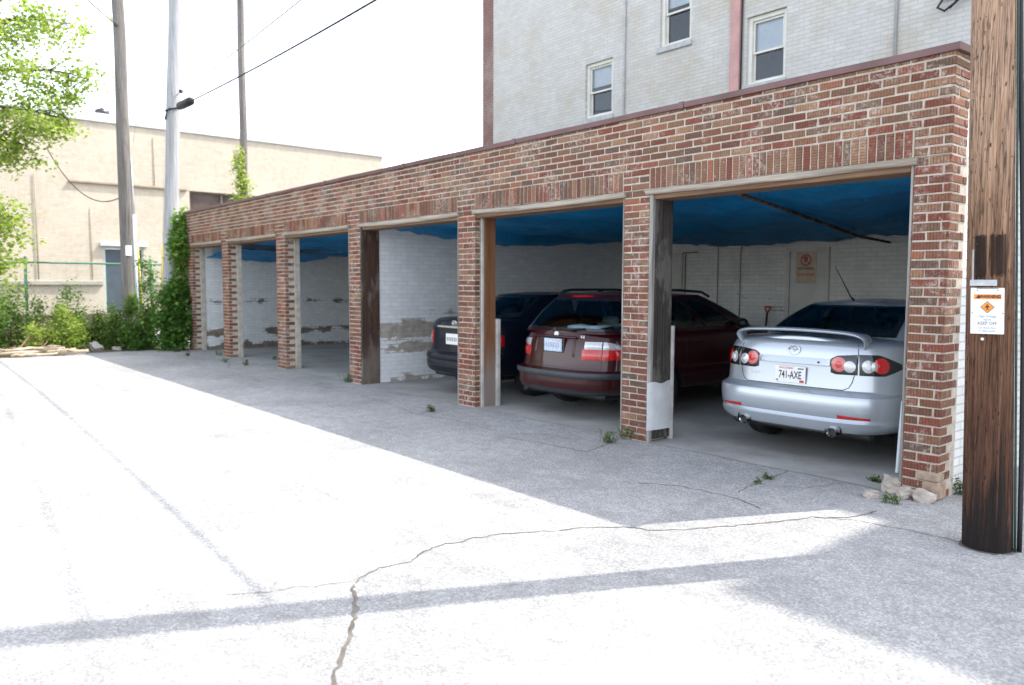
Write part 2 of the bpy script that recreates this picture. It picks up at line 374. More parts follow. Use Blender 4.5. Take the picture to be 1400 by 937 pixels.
def mat_pole():
    t = NT('creosoted_pole_wood'); p = t.pos(); x, y, z = t.sep(p)
    k = (30.0, 30.0, 1.0); gv = t.com(*[t.math('MULTIPLY', c, q) for c, q in zip((x, y, z), k)])
    g = t.noise(gv, 1.0, 8, .7, .5); g2 = t.noise(t.com(t.math('MULTIPLY', x, 85), t.math('MULTIPLY', y, 85), t.math('MULTIPLY', z, 4)), 1.0, 5, .65)
    zz = t.math('ADD', z, t.math('MULTIPLY', t.math('SUBTRACT', g, .5), 2.4))
    c = t.ramp(t.math('MULTIPLY', zz, .3), [(.02, (.014,.010,.009)), (.09, (.030,.015,.010)), (.17, (.095,.040,.022)), (.40, (.155,.074,.041)), (.60, (.27,.155,.095)), (.78, (.42,.27,.18))])
    c = t.mix(.85, c, t.ramp(g2, [(.28, .35), (.55, 1.0), (.72, 1.35)]), 'MULTIPLY')
    c = t.mix(t.math('MULTIPLY', t.smooth(g, .60, .68), .45), c, (.34,.19,.11))
    vo = t.n('ShaderNodeTexVoronoi', {'Vector': t.com(t.math('MULTIPLY', x, 44), t.math('MULTIPLY', y, 44), t.math('MULTIPLY', z, 13)), 'Scale': 1.0})
    sp = t.math('MULTIPLY', t.math('SUBTRACT', 1.0, t.smooth(t.math('ADD', vo.outputs['Distance'], t.math('MULTIPLY', t.noise(p, 40, 3), .15)), .18, .32)), t.smooth(t.noise(p, 7, 4), .46, .58))
    ck = t.noise(t.com(t.math('MULTIPLY', x, 55), t.math('MULTIPLY', y, 55), t.math('MULTIPLY', z, .9)), 1.0, 6, .6, .4)
    sp = t.math('MAXIMUM', sp, t.math('MULTIPLY', t.math('SUBTRACT', 1.0, t.smooth(t.math('ABSOLUTE', t.math('SUBTRACT', ck, .5)), .004, .022)), .75))
    c = t.mix(t.math('MULTIPLY', sp, .9), c, (.014,.010,.008))
    h = t.math('SUBTRACT', t.math('ADD', g, t.math('MULTIPLY', g2, .7)), sp)
    t.set(Base_Color=c, Roughness=.8, Specular_IOR_Level=.3, Normal=t.bump(h, .8, .008)); return t.mat
MT['near_pole'] = mat_pole()
MT['char'] = mat_wood('charred_wood', (.007,.006,.005), (.05,.026,.017), 2, scale=1.2)
MT['bark'] = mat_wood('tree_bark', (.06,.045,.035), (.18,.15,.12), 2, scale=.8)
MT['dead_wood'] = mat_wood('bleached_dead_wood', (.36,.27,.19), (.66,.55,.43), 1, scale=.6)
MT['twig'] = mat_wood('brown_twig', (.12,.075,.05), (.28,.19,.13), 1)
MT['lowwall'] = mat_paint_brick('brown_block_wall', 'y', (.16,.115,.10), 1.3, (.2,.15,.12), stain=(.22,.18,.16), stain_amt=.8, bw=.4, rh=.16, msize=.012)
MT['leaf_bright'] = mat_leaf('sunny_leaves', [(0,(.16,.24,.045)),(.4,(.26,.36,.07)),(.75,(.36,.44,.11)),(1,(.48,.52,.18))], .55)
MT['leaf_mid'] = mat_leaf('bush_leaves', [(0,(.055,.12,.028)),(.45,(.12,.21,.045)),(.8,(.20,.30,.075)),(1,(.30,.37,.12))])
MT['leaf_ivy'] = mat_leaf('ivy_leaves', [(0,(.04,.11,.025)),(.5,(.11,.24,.045)),(.85,(.22,.36,.075)),(1,(.34,.44,.12))])
MT['leaf_weed'] = mat_leaf('weed_leaves', [(0,(.06,.11,.025)),(.6,(.12,.19,.045)),(1,(.22,.25,.09))])

def mat_tarp():
    t = NT('blue_tarpaulin'); p = t.pos()
    n = t.noise(p, 1.3, 7, .7, .8); f = t.noise(p, 9, 6, .7, 1.0); v = t.noise(t.com(t.math('MULTIPLY', t.sep(p)[0], 3.0), t.sep(p)[1], 0.0), 1.6, 6, .65, .6)
    c = t.ramp(n, [(.3, (.011,.235,.56)), (.7, (.025,.38,.82))])
    t.set(Base_Color=c, Roughness=.5, Specular_IOR_Level=.4, Normal=t.bump(t.math('ADD', t.math('MULTIPLY', f, .5), v), .9, .05))
    tl = t.n('ShaderNodeBsdfTranslucent', {'Color': c})
    ms = t.n('ShaderNodeMixShader', {0: .3, 1: t.b.outputs[0], 2: tl.outputs[0]})
    t.t.links.new(ms.outputs[0], t.out.inputs[0]); return t.mat
MT['tarp'] = mat_tarp()
# ------------------------------------------------------------------ ground
CRACKS = [
 ([(-0.2,-4.75),(-0.41,-4.59),(-0.57,-4.49),(-0.7,-4.39),(-0.88,-4.26),(-1.06,-4.15),(-1.28,-4.04)], .030),
 ([(-1.28,-4.04),(-1.34,-3.97),(-1.39,-3.82),(-1.38,-3.63),(-1.48,-3.44),(-1.5,-3.3),(-1.48,-3.15),(-1.40,-2.85),(-1.26,-2.61)], .014),
 ([(-1.31,-4.02),(-1.39,-4.21),(-1.46,-4.38),(-1.57,-4.6)], .006),
 ([(-1.26,-2.61),(-1.19,-2.42),(-1.02,-2.19),(-0.86,-2.12),(-0.73,-1.89),(-0.61,-1.65),(-0.5,-1.41),(-0.41,-1.2),(-0.37,-1.07),(-0.21,-0.88),(-0.16,-0.57)], .016),
 ([(-1.75,-1.28),(-1.51,-1.13),(-1.27,-1.07),(-1.02,-1.06),(-0.82,-1.12),(-0.68,-1.16)], .012),
 ([(-1.07,-0.93),(-1.11,-0.63),(-1.17,-0.38),(-1.17,-0.11),(-1.21,0.08)], .010),
 ([(-3.84,-0.92),(-3.38,-0.83),(-2.81,-0.78),(-2.87,-0.53),(-3.05,-0.02)], .014),
 ([(-0.14,-0.89),(0.03,-0.88),(0.2,-0.84),(0.37,-0.84),(0.5,-0.87)], .014),
 ([(-12.2,-.75),(-10.4,-.6),(-8.01,-0.57),(-6.85,-0.63),(-5.59,-0.86),(-4.98,-0.75),(-4.13,-0.78)], .010),
 ([(-5.59,-0.86),(-5.74,-0.43),(-5.91,-.01)], .012),
 ([(-3.47,-3.4),(-3.08,-3.34),(-2.69,-3.36)], .004),
 ([(-1.27,-0.69),(-0.81,-0.4),(-0.66,0.05)], .006),
 ([(-0.37,-1.07),(-0.14,-0.89)], .008),
 ([(-16.2,-.55),(-14.6,-.72),(-13.1,-.4),(-12.2,-.75)], .012),
]
def build_ground():
    mb = MB()
    R = 400
    mb.poly([(-R,-R,0),(R,-R,0),(R,R,0),(-R,R,0)], 0)
    rng = random.Random(5)
    for pl, w in CRACKS:
        pts = [V((*p, 0)) for p in pl]; fine = []
        for a, b in zip(pts[:-1], pts[1:]):
            n = max(2, int((b-a).length/.035)); d = (b-a).normalized(); nn = V((-d.y, d.x, 0))
            for k in range(n):
                fine.append(a.lerp(b, k/n) + nn*(mnoise.noise(V((a.x*9+k*.45, a.y*9, 3)))*.028 + rng.uniform(-.006,.006)))
        fine.append(pts[-1]); L = []; Rr = []
        for i, q in enumerate(fine):
            d = (fine[min(i+1, len(fine)-1)]-fine[max(i-1, 0)]).normalized(); nn = V((-d.y, d.x, 0))
            ww = w*(.35+.75*abs(mnoise.noise(V((q.x*14, q.y*14, 1))))+rng.uniform(0,.35))
            if i in (0, len(fine)-1): ww = .002
            L.append(q+nn*ww*.5+V((0,0,.003))); Rr.append(q-nn*ww*.5+V((0,0,.003)))
        mb.grid([Rr, L], 1, sm=False)
    # dirt packed round the foot of the near pole and along the pier feet
    for cx, cy, r0, r1 in ((.605,-.80,.12,.150),):
        A = []; B = []
        for k in range(61):
            th = 2*PI*k/60; w_ = r1+.035*mnoise.noise(V((math.cos(th)*2.2, math.sin(th)*2.2, 3)))
            A.append((cx+r0*math.cos(th), cy+r0*math.sin(th), .0035)); B.append((cx+w_*math.cos(th), cy+w_*math.sin(th), .0035))
        mb.grid([A, B], 1, sm=False)
    o = mb.build('ground', [MT['asphalt'], MT['crackfill']]); struct(o)
    f = MB(); rows = []
    for i in range(60):
        x = -16.6 + i*(16.35/59)
        rows.append([(x, .02+.05*mnoise.noise(V((x*1.7,0,0))), .004), (x, 6.0, .004)])
    f.grid(rows, 0, sm=False, flip=True)
    struct(f.build('floor', MT['slab']))
    # planting strip behind the lot
    f = MB(); rows = []
    for i in range(40):
        y = -12+i*(12.0/39)
        e = -17.15-.18*(y+1)*(-1 if y > -1 else .25) + .22*mnoise.noise(V((0,y*1.6,4)))
        if y > -2.2: e = -17.25+.2*mnoise.noise(V((0,y*2.2,4)))
        rows.append([(-25.9, y, .004), (-22, y, .004), (e-.4, y, .004), (e, y, .004)])
    f.grid(rows, 0, sm=False)
    struct(f.build('soil', MT['soil']))

# ------------------------------------------------------------------ brick garage
CO = .0677
def bricks(mb, o, u, n, u0, u1, z0, z1, k0=0, m=0, seed=0, half=0, pal=None, J=.0160):
    rng = random.Random(seed); o = V(o); u = V(u); n = V(n); up = V((0,0,1)); BL = .2032
    k = 0; z = z0
    while z < z1-.01:
        zz1 = min(z+CO, z1); off = 0 if (k+k0) % 2 == half else -BL/2
        x = u0+off
        while x < u1-.005:
            a = max(x, u0); b = min(x+BL, u1)
            if u1-b < .03: b = u1
            if b-a > .02:
                r = rng.random()*.999; mm = m
                if pal and rng.random() < (pal[0] if z > .95 else pal[1]): r = (rng.choice(pal[2])+.5)/17
                jt = rng.uniform(-.0016, .0016); tz = rng.uniform(-.0012, .0012); tu = rng.uniform(-.0015,.0015)
                A = a + (J/2 if a > u0+1e-6 else 0) + tu; B = b - (J/2 if b < u1-1e-6 else 0) + tu
                if a <= u0+1e-6: A = u0
                if b >= u1-1e-6: B = u1
                Z0 = z+J/2+tz; Z1 = zz1-J/2+tz
                if Z1-Z0 > .012:
                    ch = .0035
                    F = [o+u*(A+ch)+up*(Z0+ch), o+u*(B-ch)+up*(Z0+ch), o+u*(B-ch)+up*(Z1-ch), o+u*(A+ch)+up*(Z1-ch)]
                    K = [o+u*A+up*Z0, o+u*B+up*Z0, o+u*B+up*Z1, o+u*A+up*Z1]
                    jc = lambda: u*rng.uniform(-.003,.003)+up*rng.uniform(-.0022,.0022)
                    dd = [jc() for _ in range(4)]; F = [q+n*jt+d_ for q, d_ in zip(F, dd)]; K = [q+d_ for q, d_ in zip(K, dd)]; K2 = [q-n*.004 for q in K]; K3 = [q-n*.02 for q in K]
                    i = len(mb.v); mb.v += [tuple(q) for q in F+K2+K3]
                    fl = u.cross(up).dot(n) < 0
                    def fc(ids):
                        mb.face([i+q for q in (ids[::-1] if fl else ids)], mm, r)
                    fc((0,1,2,3))
                    for q in range(4):
                        fc((4+q, 4+(q+1) % 4, (q+1) % 4, q)); fc((8+q, 8+(q+1) % 4, 4+(q+1) % 4, 4+q))
            x += BL
            if b >= u1: break
        z += CO; k += 1
def soldiers(mb, u0, u1, z0, z1, m=1, seed=1):
    rng = random.Random(seed); n = int(round((u1-u0)/.0677)); w = (u1-u0)/n
    for k in range(n):
        a = u0+k*w+.0055; b = u0+(k+1)*w-.0055; r = rng.random()*.999; y = rng.uniform(-.0015,.0015); dz = rng.uniform(-.003,.003)
        Z0 = z0+.004+dz; Z1 = z1-.006+dz; ch = .0035
        F = [(a+ch,y,Z0+ch),(b-ch,y,Z0+ch),(b-ch,y,Z1-ch),(a+ch,y,Z1-ch)]; K2 = [(a,.004,Z0),(b,.004,Z0),(b,.004,Z1),(a,.004,Z1)]
        K3 = [(p[0],.02,p[2]) for p in K2]
        i = len(mb.v); mb.v += F+K2+K3
        mb.face((i,i+1,i+2,i+3), m, r)
        for q in range(4):
            mb.face((i+4+q, i+4+(q+1) % 4, i+(q+1) % 4, i+q), m, r); mb.face((i+8+q, i+8+(q+1) % 4, i+4+(q+1) % 4, i+4+q), m, r)

ST, SB, LB, BT, CT = 40*CO, 37*CO, 2.452, 3.224, 3.262
PIER = [(-.26, 0.0), (-3.085, -2.755), (-5.945, -5.58), (-8.90, -8.53), (-11.72, -11.33), (-14.57, -14.20), (-16.87, -16.52)]
DEP = 6.0
def build_garage():
    G = thing('brick_garage', 'long low brown brick garage of open bays with maroon coping', 'garage', (-8.4, 0, 0))
    mats = [MT['brick'], MT['soldier'], MT['mortar']]
    # upper wall
    mb = MB()
    bricks(mb, (0,0,0), (1,0,0), (0,-1,0), -16.87, 0, ST, BT, seed=3)
    bricks(mb, (0,0,0), (0,1,0), (1,0,0), 0.0, .27, SB, BT, seed=4, half=1)
    bricks(mb, (-16.87,.28,0), (0,-1,0), (-1,0,0), 0.0, .28, SB, BT, seed=4, half=1)
    mb.box(-16.864, -.006, .007, .27, ST-.01, BT, 2)
    for i in range(6):
        r = PIER[i][0]; l = PIER[i+1][1]
        soldiers(mb, l+.01, r-.01, SB, ST, seed=20+i)
        mb.box(l, r, .007, .27, SB, ST-.01, 2)
    mb.build('upper_wall', mats, G)
    # piers
    for i, (a, b) in enumerate(PIER):
        mb = MB(); back = .015
        bricks(mb, (0, 0, 0), (1,0,0), (0,-1,0), a, b, 37*CO, ST, seed=40+i, half=1)
        pal = (.75,.8,(0,3,13,15,12,16,6)) if i == 0 else (.35,.75,(1,2,5,11,14,4)) if False else ((.3,.6,(0,6,13,9,12)))
        bricks(mb, (0, back, 0), (1,0,0), (0,-1,0), a, b, 0, 37*CO, seed=50+i, half=1, pal=pal, J=.0128)
        mb.box(a+.005, b-.005, back+.006, .30, 0, 37*CO, 2)
        mb.box(a+.005, b-.005, .007, .27, 37*CO, ST-.01, 2)
        if i == 0:
            rng = random.Random(3)
            for k in range(37):      # toothed return: white paint starts irregularly
                L = .30-(.10 if k % 2 else 0.0)-(0.05*rng.random()) - (.08 if k < 9 else 0)
                bricks(mb, (b, back, 0), (0,1,0), (1,0,0), 0.0, max(.12, L), k*CO, (k+1)*CO, seed=60+k, half=k % 2, pal=(.6,.7,(1,3,12,7,16,14)), J=.0128)
        elif i in (2,):
            bricks(mb, (b, back, 0), (0,1,0), (1,0,0), 0.0, .08, 0, LB, seed=70+i)
        elif i in (4,5,6):
            for k in range(36):
                if k % 2 == 0: bricks(mb, (b+.002, back, 0), (0,1,0), (1,0,0), 0.0, .17, k*CO, (k+1)*CO, seed=80+k+i*50)
                else: bricks(mb, (b+.002, back, 0), (0,1,0), (1,0,0), 0.0, .065, k*CO, (k+1)*CO, seed=90+k+i*50)
        elif i in (1,3):
            bricks(mb, (b, back, 0), (0,1,0), (1,0,0), 0.0, .03, 0, LB, seed=70+i)
        if i == 6:
            bricks(mb, (a, back+.28, 0), (0,-1,0), (-1,0,0), 0.0, .28, 0, 37*CO, seed=99, half=1)
        # mortar rubble footing
        rng = random.Random(200+i); 
        mb.box(a+.004, b-.004, back+.001, back+.02, 0, .012, 2)
        mb.build('pier', mats, G)
    # patched concrete foot on the end pier
    mb = MB()
    mb.box(-.115, .006, .008, .16, 0, .135, b=.012); mb.box(-.15, .004, .004, .12, .135, .20, b=.01)
    mb.build('mortar_patch', simple('brown_mortar_patch', (.34,.25,.185), .95, 0, .2, 18, 60, .5), G)
    # lintels: weathered board along each opening with brown underside
    for i in range(6):
        r = PIER[i][0]; l = PIER[i+1][1]; mb = MB(); rows = []
        n = 24; rng = random.Random(i)
        for k in range(n+1):
            x = l-.03+(r-l+.06)*k/n; d = .010*mnoise.noise(V((x*2.2, i, 0)))
            sag = -.02*math.sin(PI*k/n)*(1 if i in (1,2) else .4)
            yo = .006*mnoise.noise(V((x*4, i, 5)))
            rows.append([(x, -.012+yo, SB-.004+d*.3+sag*.3), (x, -.022+yo, SB-.02+d*.6+sag*.5), (x, -.020+yo, LB+.012+d+sag), (x, -.008+yo, LB+d+sag), (x, .30, LB+.02+sag), (x, .30, SB-.004)])
        mb.grid(rows, 0, sm=False, cv=True)
        mb.face([len(mb.v)-6+q for q in range(6)]); mb.face([q for q in range(6)][::-1])
        mb.build('lintel', MT['grey_wood'], G)
        mb = MB(); mb.box(l+.002, r-.026, .03, .29, LB-.045, LB+.004, b=.003); mb.build('lintel_soffit', MT['brown_soffit'], G)
    # jamb boards
    def board(x0, x1, y0, y1, z0, z1, mat, name='jamb_board', b=.003):
        mb = MB(); mb.box(x0, x1, y0, y1, z0, z1, b=b); return mb.build(name, mat, G)
    board(-2.752, -2.715, .055, .335, 0.03, LB, MT['dark_wood']); board(-2.752, -2.708, .012, .053, .0, LB, MT['grey_post'])
    board(-2.752, -2.70, .338, .375, 0, 1.16, MT['white_trim'], 'jamb_strip')
    board(-8.526, -8.488, .05, .33, 0, LB, MT['umber_wood']); board(-8.526, -8.482, .012, .048, 0, LB, MT['dark_wood'])
    board(-5.576, -5.552, .10, .135, 0, LB, MT['white_trim'], 'jamb_strip'); board(-5.576, -5.545, .137, .32, 0.0, LB, MT['brown_wood'])
    board(-5.576, -5.51, .323, .375, 0, 1.13, MT['white_trim'], 'jamb_strip')
    for i in (4,5,6): board(PIER[i][1]-.01, PIER[i][1]+.012, .20, .30, 0, LB, MT['beige_trim'], 'jamb_strip')
    for i in (0,1,2,3): board(PIER[i][0]-.022, PIER[i][0]-.002, .02, .08, 0, LB, MT['grey_post'])
    for i in (4,5): board(PIER[i][0]-.016, PIER[i][0]-.002, .04, .09, 0, LB, MT['grey_post'])
    # loose splinter on the end pier
    mb = MB(); mb.tube([(-.28,.09,1.36),(-.295,.08,1.46),(-.288,.08,1.56),(-.28,.09,1.62)], [.004,.013,.010,.003], 6, sm=False); mb.build('jamb_splinter', MT['grey_post'], G)
    # bent sheet of metal nailed over the foot of the dark jamb
    mb = MB(); rows = []
    for a in range(9):
        row = []
        for b_ in range(9):
            y = -.02+.35*a/8; z = .125+.475*b_/8
            x = -2.700+.010*mnoise.noise(V((y*6, z*5, 2)))+ .012*math.sin(PI*a/8)
            if a == 0: x -= .02
            row.append((x, y, z + (.012*math.sin(a*1.1) if b_ == 8 else 0) - (.02*(a == 8) if b_ == 0 else 0)))
        rows.append(row)
    mb.grid(rows, 0)
    mb.build('metal_sheet', MT['grey_sheet'], G)
    # coping
    mb = MB(); rows = []
    n = 42
    for k in range(n+1):
        x = -16.90+(16.935)*k/n; d = .006*mnoise.noise(V((x*1.3,0,0)))
        rows.append([(x,.0,BT-.012+d),(x,-.028,BT-.012+d),(x,-.034,BT+.03+d),(x,-.03,CT+d),(x,.26,CT+d+.008),(x,.29,BT+d)])
    mb.grid(rows, 0, sm=False, cv=True, flip=True)
    mb.face([q for q in range(6)]); mb.face([len(mb.v)-6+q for q in range(6)][::-1])
    for k in range(1, 7): mb.box(-16.9+k*2.42, -16.9+k*2.42+.05, -.038, .27, BT-.016, CT+.006)
    mb.build('coping', MT['coping'], G)
    mb = MB(); mb.box(-.27, .035, .292, DEP+.28, BT-.01, CT-.01); mb.build('side_coping', MT['coping_white'], G)
    # masonry shell
    mb = MB(); mb.box(-.22, -.012, .285, DEP+.27, 0, BT-.012); mb.build('side_wall', MT['side_y'], G)
    mb = MB(); mb.box(-16.52, -.22, DEP, DEP+.25, 0, BT-.2); mb.build('back_wall', MT['in_x'], G)
    mb = MB(); mb.box(-8.76, -8.5, .305, DEP-.002, 0, 2.9); mb.build('partition_wall', MT['in_y'], G)
    mb = MB(); mb.box(-16.86, -16.525, .305, DEP+.25, 0, BT-.01); mb.build('end_wall', MT['end_y'], G)
    mb = MB(); mb.box(-16.52, -.222, .272, DEP+.25, 2.93, 3.02, 0)
    for k in range(28): mb.box(-16.3+k*.58, -16.26+k*.58, .28, DEP-.01, 2.76, 2.928, 1)
    mb.build('roof', [MT['roofing'], MT['ceiling']], G)
    # dark fold line across the tarpaulin bays is added with the tarpaulins
    # service doors in the back wall
    for (x0, x1, zt) in ((-4.74, -4.12, 2.13), (-7.75, -7.03, 2.12)):
        f = MB(); y0 = DEP-.045
        f.box(x0-.07, x0, y0, DEP+.01, 0, zt+.07, b=.004); f.box(x1, x1+.07, y0, DEP+.01, 0, zt+.07, b=.004); f.box(x0+.001, x1-.001, y0+.002, DEP+.01, zt+.001, zt+.07, b=.004)
        d = MB(); d.box(x0+.006, x1-.006, DEP-.025, DEP+.01, .02, zt-.004, b=.003)
        dr = d.build('service_door', MT['door_cream'], G); f.build('door_frame', MT['door_cream'], dr)
        h = MB(); h.lathe([(0,.0),(0,.028),(-.03,.022),(-.06,.03),(-.075,.02),(-.078,0)], 'y', (x0+.07, DEP-.028, 1.0), 12); h.build('door_knob', MT['galv'], dr)
    mb = MB()
    for (x, zt, bend) in ((-6.17, 2.48, 0), (-5.70, 2.42, .05)):
        mb2 = MB(); mb2.tube([(x, DEP-.025, .0), (x, DEP-.025, zt-.25), (x+bend, DEP-.03, zt), (x+bend*1.5, DEP-.03, 2.7)], .009, 8); mb2.build('wall_conduit', simple('painted_conduit', (.30,.285,.26), .7, 0, .1, 5), G)
    for q in ([(-6.90, DEP-.02, .0), (-6.90, DEP-.02, 2.165)], [(-7.1, DEP-.02, 2.18), (-6.62, DEP-.02, 2.19)]):
        mb = MB(); mb.tube(q, .010, 8); mb.build('wall_conduit', MT['brown_soffit'], G)
    return G

# ------------------------------------------------------------------ tarpaulins
def tarp(name, label, x0, x1, y0, y1, fz, nx=70, ny=44, seed=0):
    mb = MB(); P = []
    for i in range(nx+1):
        row = []
        for j in range(ny+1):
            s, t = i/nx, j/ny; x = x0+(x1-x0)*s; y = y0+(y1-y0)*t
            q = V((x*1.1, y*.8, seed))
            z = fz(x, y, s, t) + .045*mnoise.noise(q) + .030*mnoise.noise(q*2.7) - .050*max(0, .35-abs(mnoise.noise(V((x*2.6, y*.7, seed)))))/.35*.6 - .030*max(0, .25-abs(mnoise.noise(V((x*1.3+y*1.9, y*1.4-x*.8, seed+5)))))/.25
            row.append((x, y, z))
        P.append(row)
    mb.grid(P, 0)
    o = mb.build('tarpaulin', MT['tarp'], loc=((x0+x1)/2, (y0+y1)/2, 2.5)); o.name = 'tarpaulin'
    return tag(o, label, 'tarpaulin', 'blue tarpaulins hung under the garage roof')
def build_tarps():
    def lerp(tbl, x):
        if x <= tbl[0][0]: return tbl[0][1]
        for (a, za), (b, zb) in zip(tbl[:-1], tbl[1:]):
            if x <= b:
                t = (x-a)/(b-a); t = t*t*(3-2*t); return za+(zb-za)*t
        return tbl[-1][1]
    back = [(-8.4,2.60),(-7.05,2.40),(-6.0,2.29),(-5.0,2.30),(-4.3,2.31),(-3.3,2.34),(-2.7,2.36),(-.3,2.45)]
    def f1(x, y, s, t):
        zb = lerp(back, x); z = 2.50+(zb-2.50)*(t**.8)
        if x < -7.9: z = 2.50-.13*math.sin(PI*min(1, t*1.05))
        z -= .05*math.sin(PI*t)*(.5+.5*math.sin(x*2.1))
        return z
    tarp('tarpaulin', 'large blue tarpaulin sagging above the silver sedan and the burgundy wagon', -8.46, -.3, .32, 5.86, f1, 90, 50, 1)
    def f2(x, y, s, t): return 2.50-.20*math.sin(PI*min(1, t*.62))-.05*math.sin(x*1.9)**2*t - (.16*max(0, 1-(x+16.45)/.8))
    tarp('tarpaulin', 'dark blue tarpaulin hung in the empty bays beyond the white partition', -14.1, -8.8, .33, 5.8, f2, 60, 44, 7)
    def f3(x, y, s, t): return 2.36-.14*(1-s)**2-.07*math.sin(t*PI)
    tarp('tarpaulin', 'small bunched blue tarpaulin in the farthest bay beside the ivy', -16.46, -14.22, .31, 3.2, f3, 30, 30, 9)
    # batten added to draw the tarpaulin's dark fold line
    mb = MB(); mb.tube([(-1.95,.33,2.415),(-2.28,2.05,2.335),(-2.9,4.6,2.25),(-3.1,5.95,2.23)], .02, 8)
    tag(mb.build('fold_rod', MT['umber_wood'], loc=(-2.5,3,2.4)), 'dark rod drawing the fold line under the blue tarpaulin above the silver sedan', 'pole')

# ------------------------------------------------------------------ walls with holes
def wall_holes(mb, axis, c, u0, u1, z0, z1, holes, depth, sgn, m=0):
    """sheet at axis=c with rectangular holes and reveals going depth inward (sgn = inward direction)"""
    us = sorted({u0, u1, *[h[0] for h in holes], *[h[1] for h in holes]}); zs = sorted({z0, z1, *[h[2] for h in holes], *[h[3] for h in holes]})
    P = (lambda u, d, z: (u, c+sgn*d, z)) if axis == 'y' else (lambda u, d, z: (c+sgn*d, u, z))
    for i in range(len(us)-1):
        for j in range(len(zs)-1):
            uc, zc = (us[i]+us[i+1])/2, (zs[j]+zs[j+1])/2
            if any(h[0] < uc < h[1] and h[2] < zc < h[3] for h in holes): continue
            mb.poly([P(us[i],0,zs[j]), P(us[i+1],0,zs[j]), P(us[i+1],0,zs[j+1]), P(us[i],0,zs[j+1])], m)
    for a, b, p, q in holes:
        for A, B in (((a,p),(b,p)), ((b,p),(b,q)), ((b,q),(a,q)), ((a,q),(a,p))):
            mb.poly([P(A[0],0,A[1]), P(B[0],0,B[1]), P(B[0],depth,B[1]), P(A[0],depth,A[1])], m)
TY = 6.30
def build_tall():
    T = thing('apartment_building', 'tall cream painted brick building rising behind the garage', 'building', (-4, TY, 0))
    wins = [(-5.90,-5.13,5.12,6.30), (-7.87,-7.12,6.22,7.55), (-9.91,-9.11,5.17,6.33)]
    H = 10.4; X0, X1, Q = -13.55, 4.22, -13.13
    mb = MB()
    wall_holes(mb, 'y', TY, Q, 12.0, 0, H, wins, .13, 1, 0)
    wall_holes(mb, 'y', TY-.004, X0, Q, 0, H, [], .1, 1, 1)
    mb.poly([(X0,TY-.004,0),(X0,TY-.004,H),(X0,TY+12,H),(X0,TY+12,0)], 2)
    mb.poly([(X0,TY-.004,H),(12,TY-.004,H),(12,TY+12,H),(X0,TY+12,H)], 3)
    mb.poly([(X0,TY+12,0),(X0,TY+12,H),(12,TY+12,H),(12,TY+12,0)], 0); mb.poly([(12,TY,0),(12,TY+12,0),(12,TY+12,H),(12,TY,H)], 2)
    mb.build('wall', [MT['tall_x'], MT['quoin'], MT['tall_y'], MT['roofing']], T)
    mb = MB(); mb.box(X1, 11.9, TY+.02, TY+11.9, H-.02, 13.4); mb.build('upper_storey', MT['tall_x'], T)
    mb = MB(); mb.box(X0-.05, X1, TY-.06, TY+.3, H+.002, H+.12); mb.build('parapet_coping', MT['coping'], T)
    for (x0, x1, z0, z1), deep in zip(wins, (1,1,1)):
        y = TY+.05; f = MB(); fw = .075
        f.box(x0, x0+fw, y, y+.1, z0, z1, b=.004); f.box(x1-fw, x1, y, y+.1, z0, z1, b=.004)
        f.box(x0+fw, x1-fw, y+.002, y+.1, z1-fw, z1, b=.004); f.box(x0+fw, x1-fw, y+.002, y+.1, z0, z0+.05, b=.004)
        w = f.build('window_frame', MT['frame_cream'], T)
        zm = (z0+z1)/2-.03; s = MB(); sw = .035; a, b = x0+fw+.004, x1-fw-.004
        for (p, q, yy) in ((zm-.02, z1-fw-.003, y+.035), (z0+.053, zm+.02, y+.07)):
            s.box(a, a+sw, yy, yy+.03, p, q); s.box(b-sw, b, yy, yy+.03, p, q); s.box(a+sw, b-sw, yy+.001, yy+.03, p, p+sw); s.box(a+sw, b-sw, yy+.001, yy+.03, q-sw, q)
        s.build('sash', MT['frame_cream'], w)
        g = MB(); g.poly([(a,y+.05,zm),(b,y+.05,zm),(b,y+.05,z1-fw),(a,y+.05,z1-fw)]); g.poly([(a,y+.085,z0+.05),(b,y+.085,z0+.05),(b,y+.085,zm),(a,y+.085,zm)])
        g.build('pane', MT['pane'], w)
        g = MB(); g.box(x0-.05, x1+.05, y+.9, y+1.0, z0-.2, z1+.2)
        g.poly([(x0-.05,y+.1,z0),(x0-.05,y+.9,z0),(x0-.05,y+.9,z1),(x0-.05,y+.1,z1)]); g.poly([(x1+.05,y+.1,z0),(x1+.05,y+.9,z0),(x1+.05,y+.9,z1),(x1+.05,y+.1,z1)])
        g.build('room_backing', MT['roomdark'], T)
        g = MB(); g.box(a, b, y+.11, y+.115, zm-.02 if x0 > -6 else zm+.12, z1-fw); g.build('blind', MT['blind'], w)
        g = MB(); g.box(x0-.06, x1+.03, TY-.045, TY+.13, z0-.105, z0-.002, b=.006); g.build('sill', MT['sill'], w)
    mb = MB(); mb.box(-6.205, -6.01, TY-.10, TY+.002, 2.9, H, b=.03); mb.build('downspout', MT['pink_pipe'], T)
    for x, r_, mt in ((-8.77,.020,'sill'), (-3.28,.022,'conduit'), (-5.985,.012,'cable')):
        mb = MB(); mb.tube([(x, TY-.03, 2.9), (x, TY-.03, H)], r_, 8); mb.build('wall_pipe', MT[mt], T)
    # service cable bracket near the pole
    mb = MB(); mb.tube([(-2.62,TY-.05,6.0),(-2.60,TY-.06,5.72),(-2.66,TY-.1,5.6),(-2.55,TY-.13,5.52),(-2.42,TY-.12,5.6),(-2.25,TY-.1,5.85),(-2.1,TY-.08,6.05)], .017, 7)
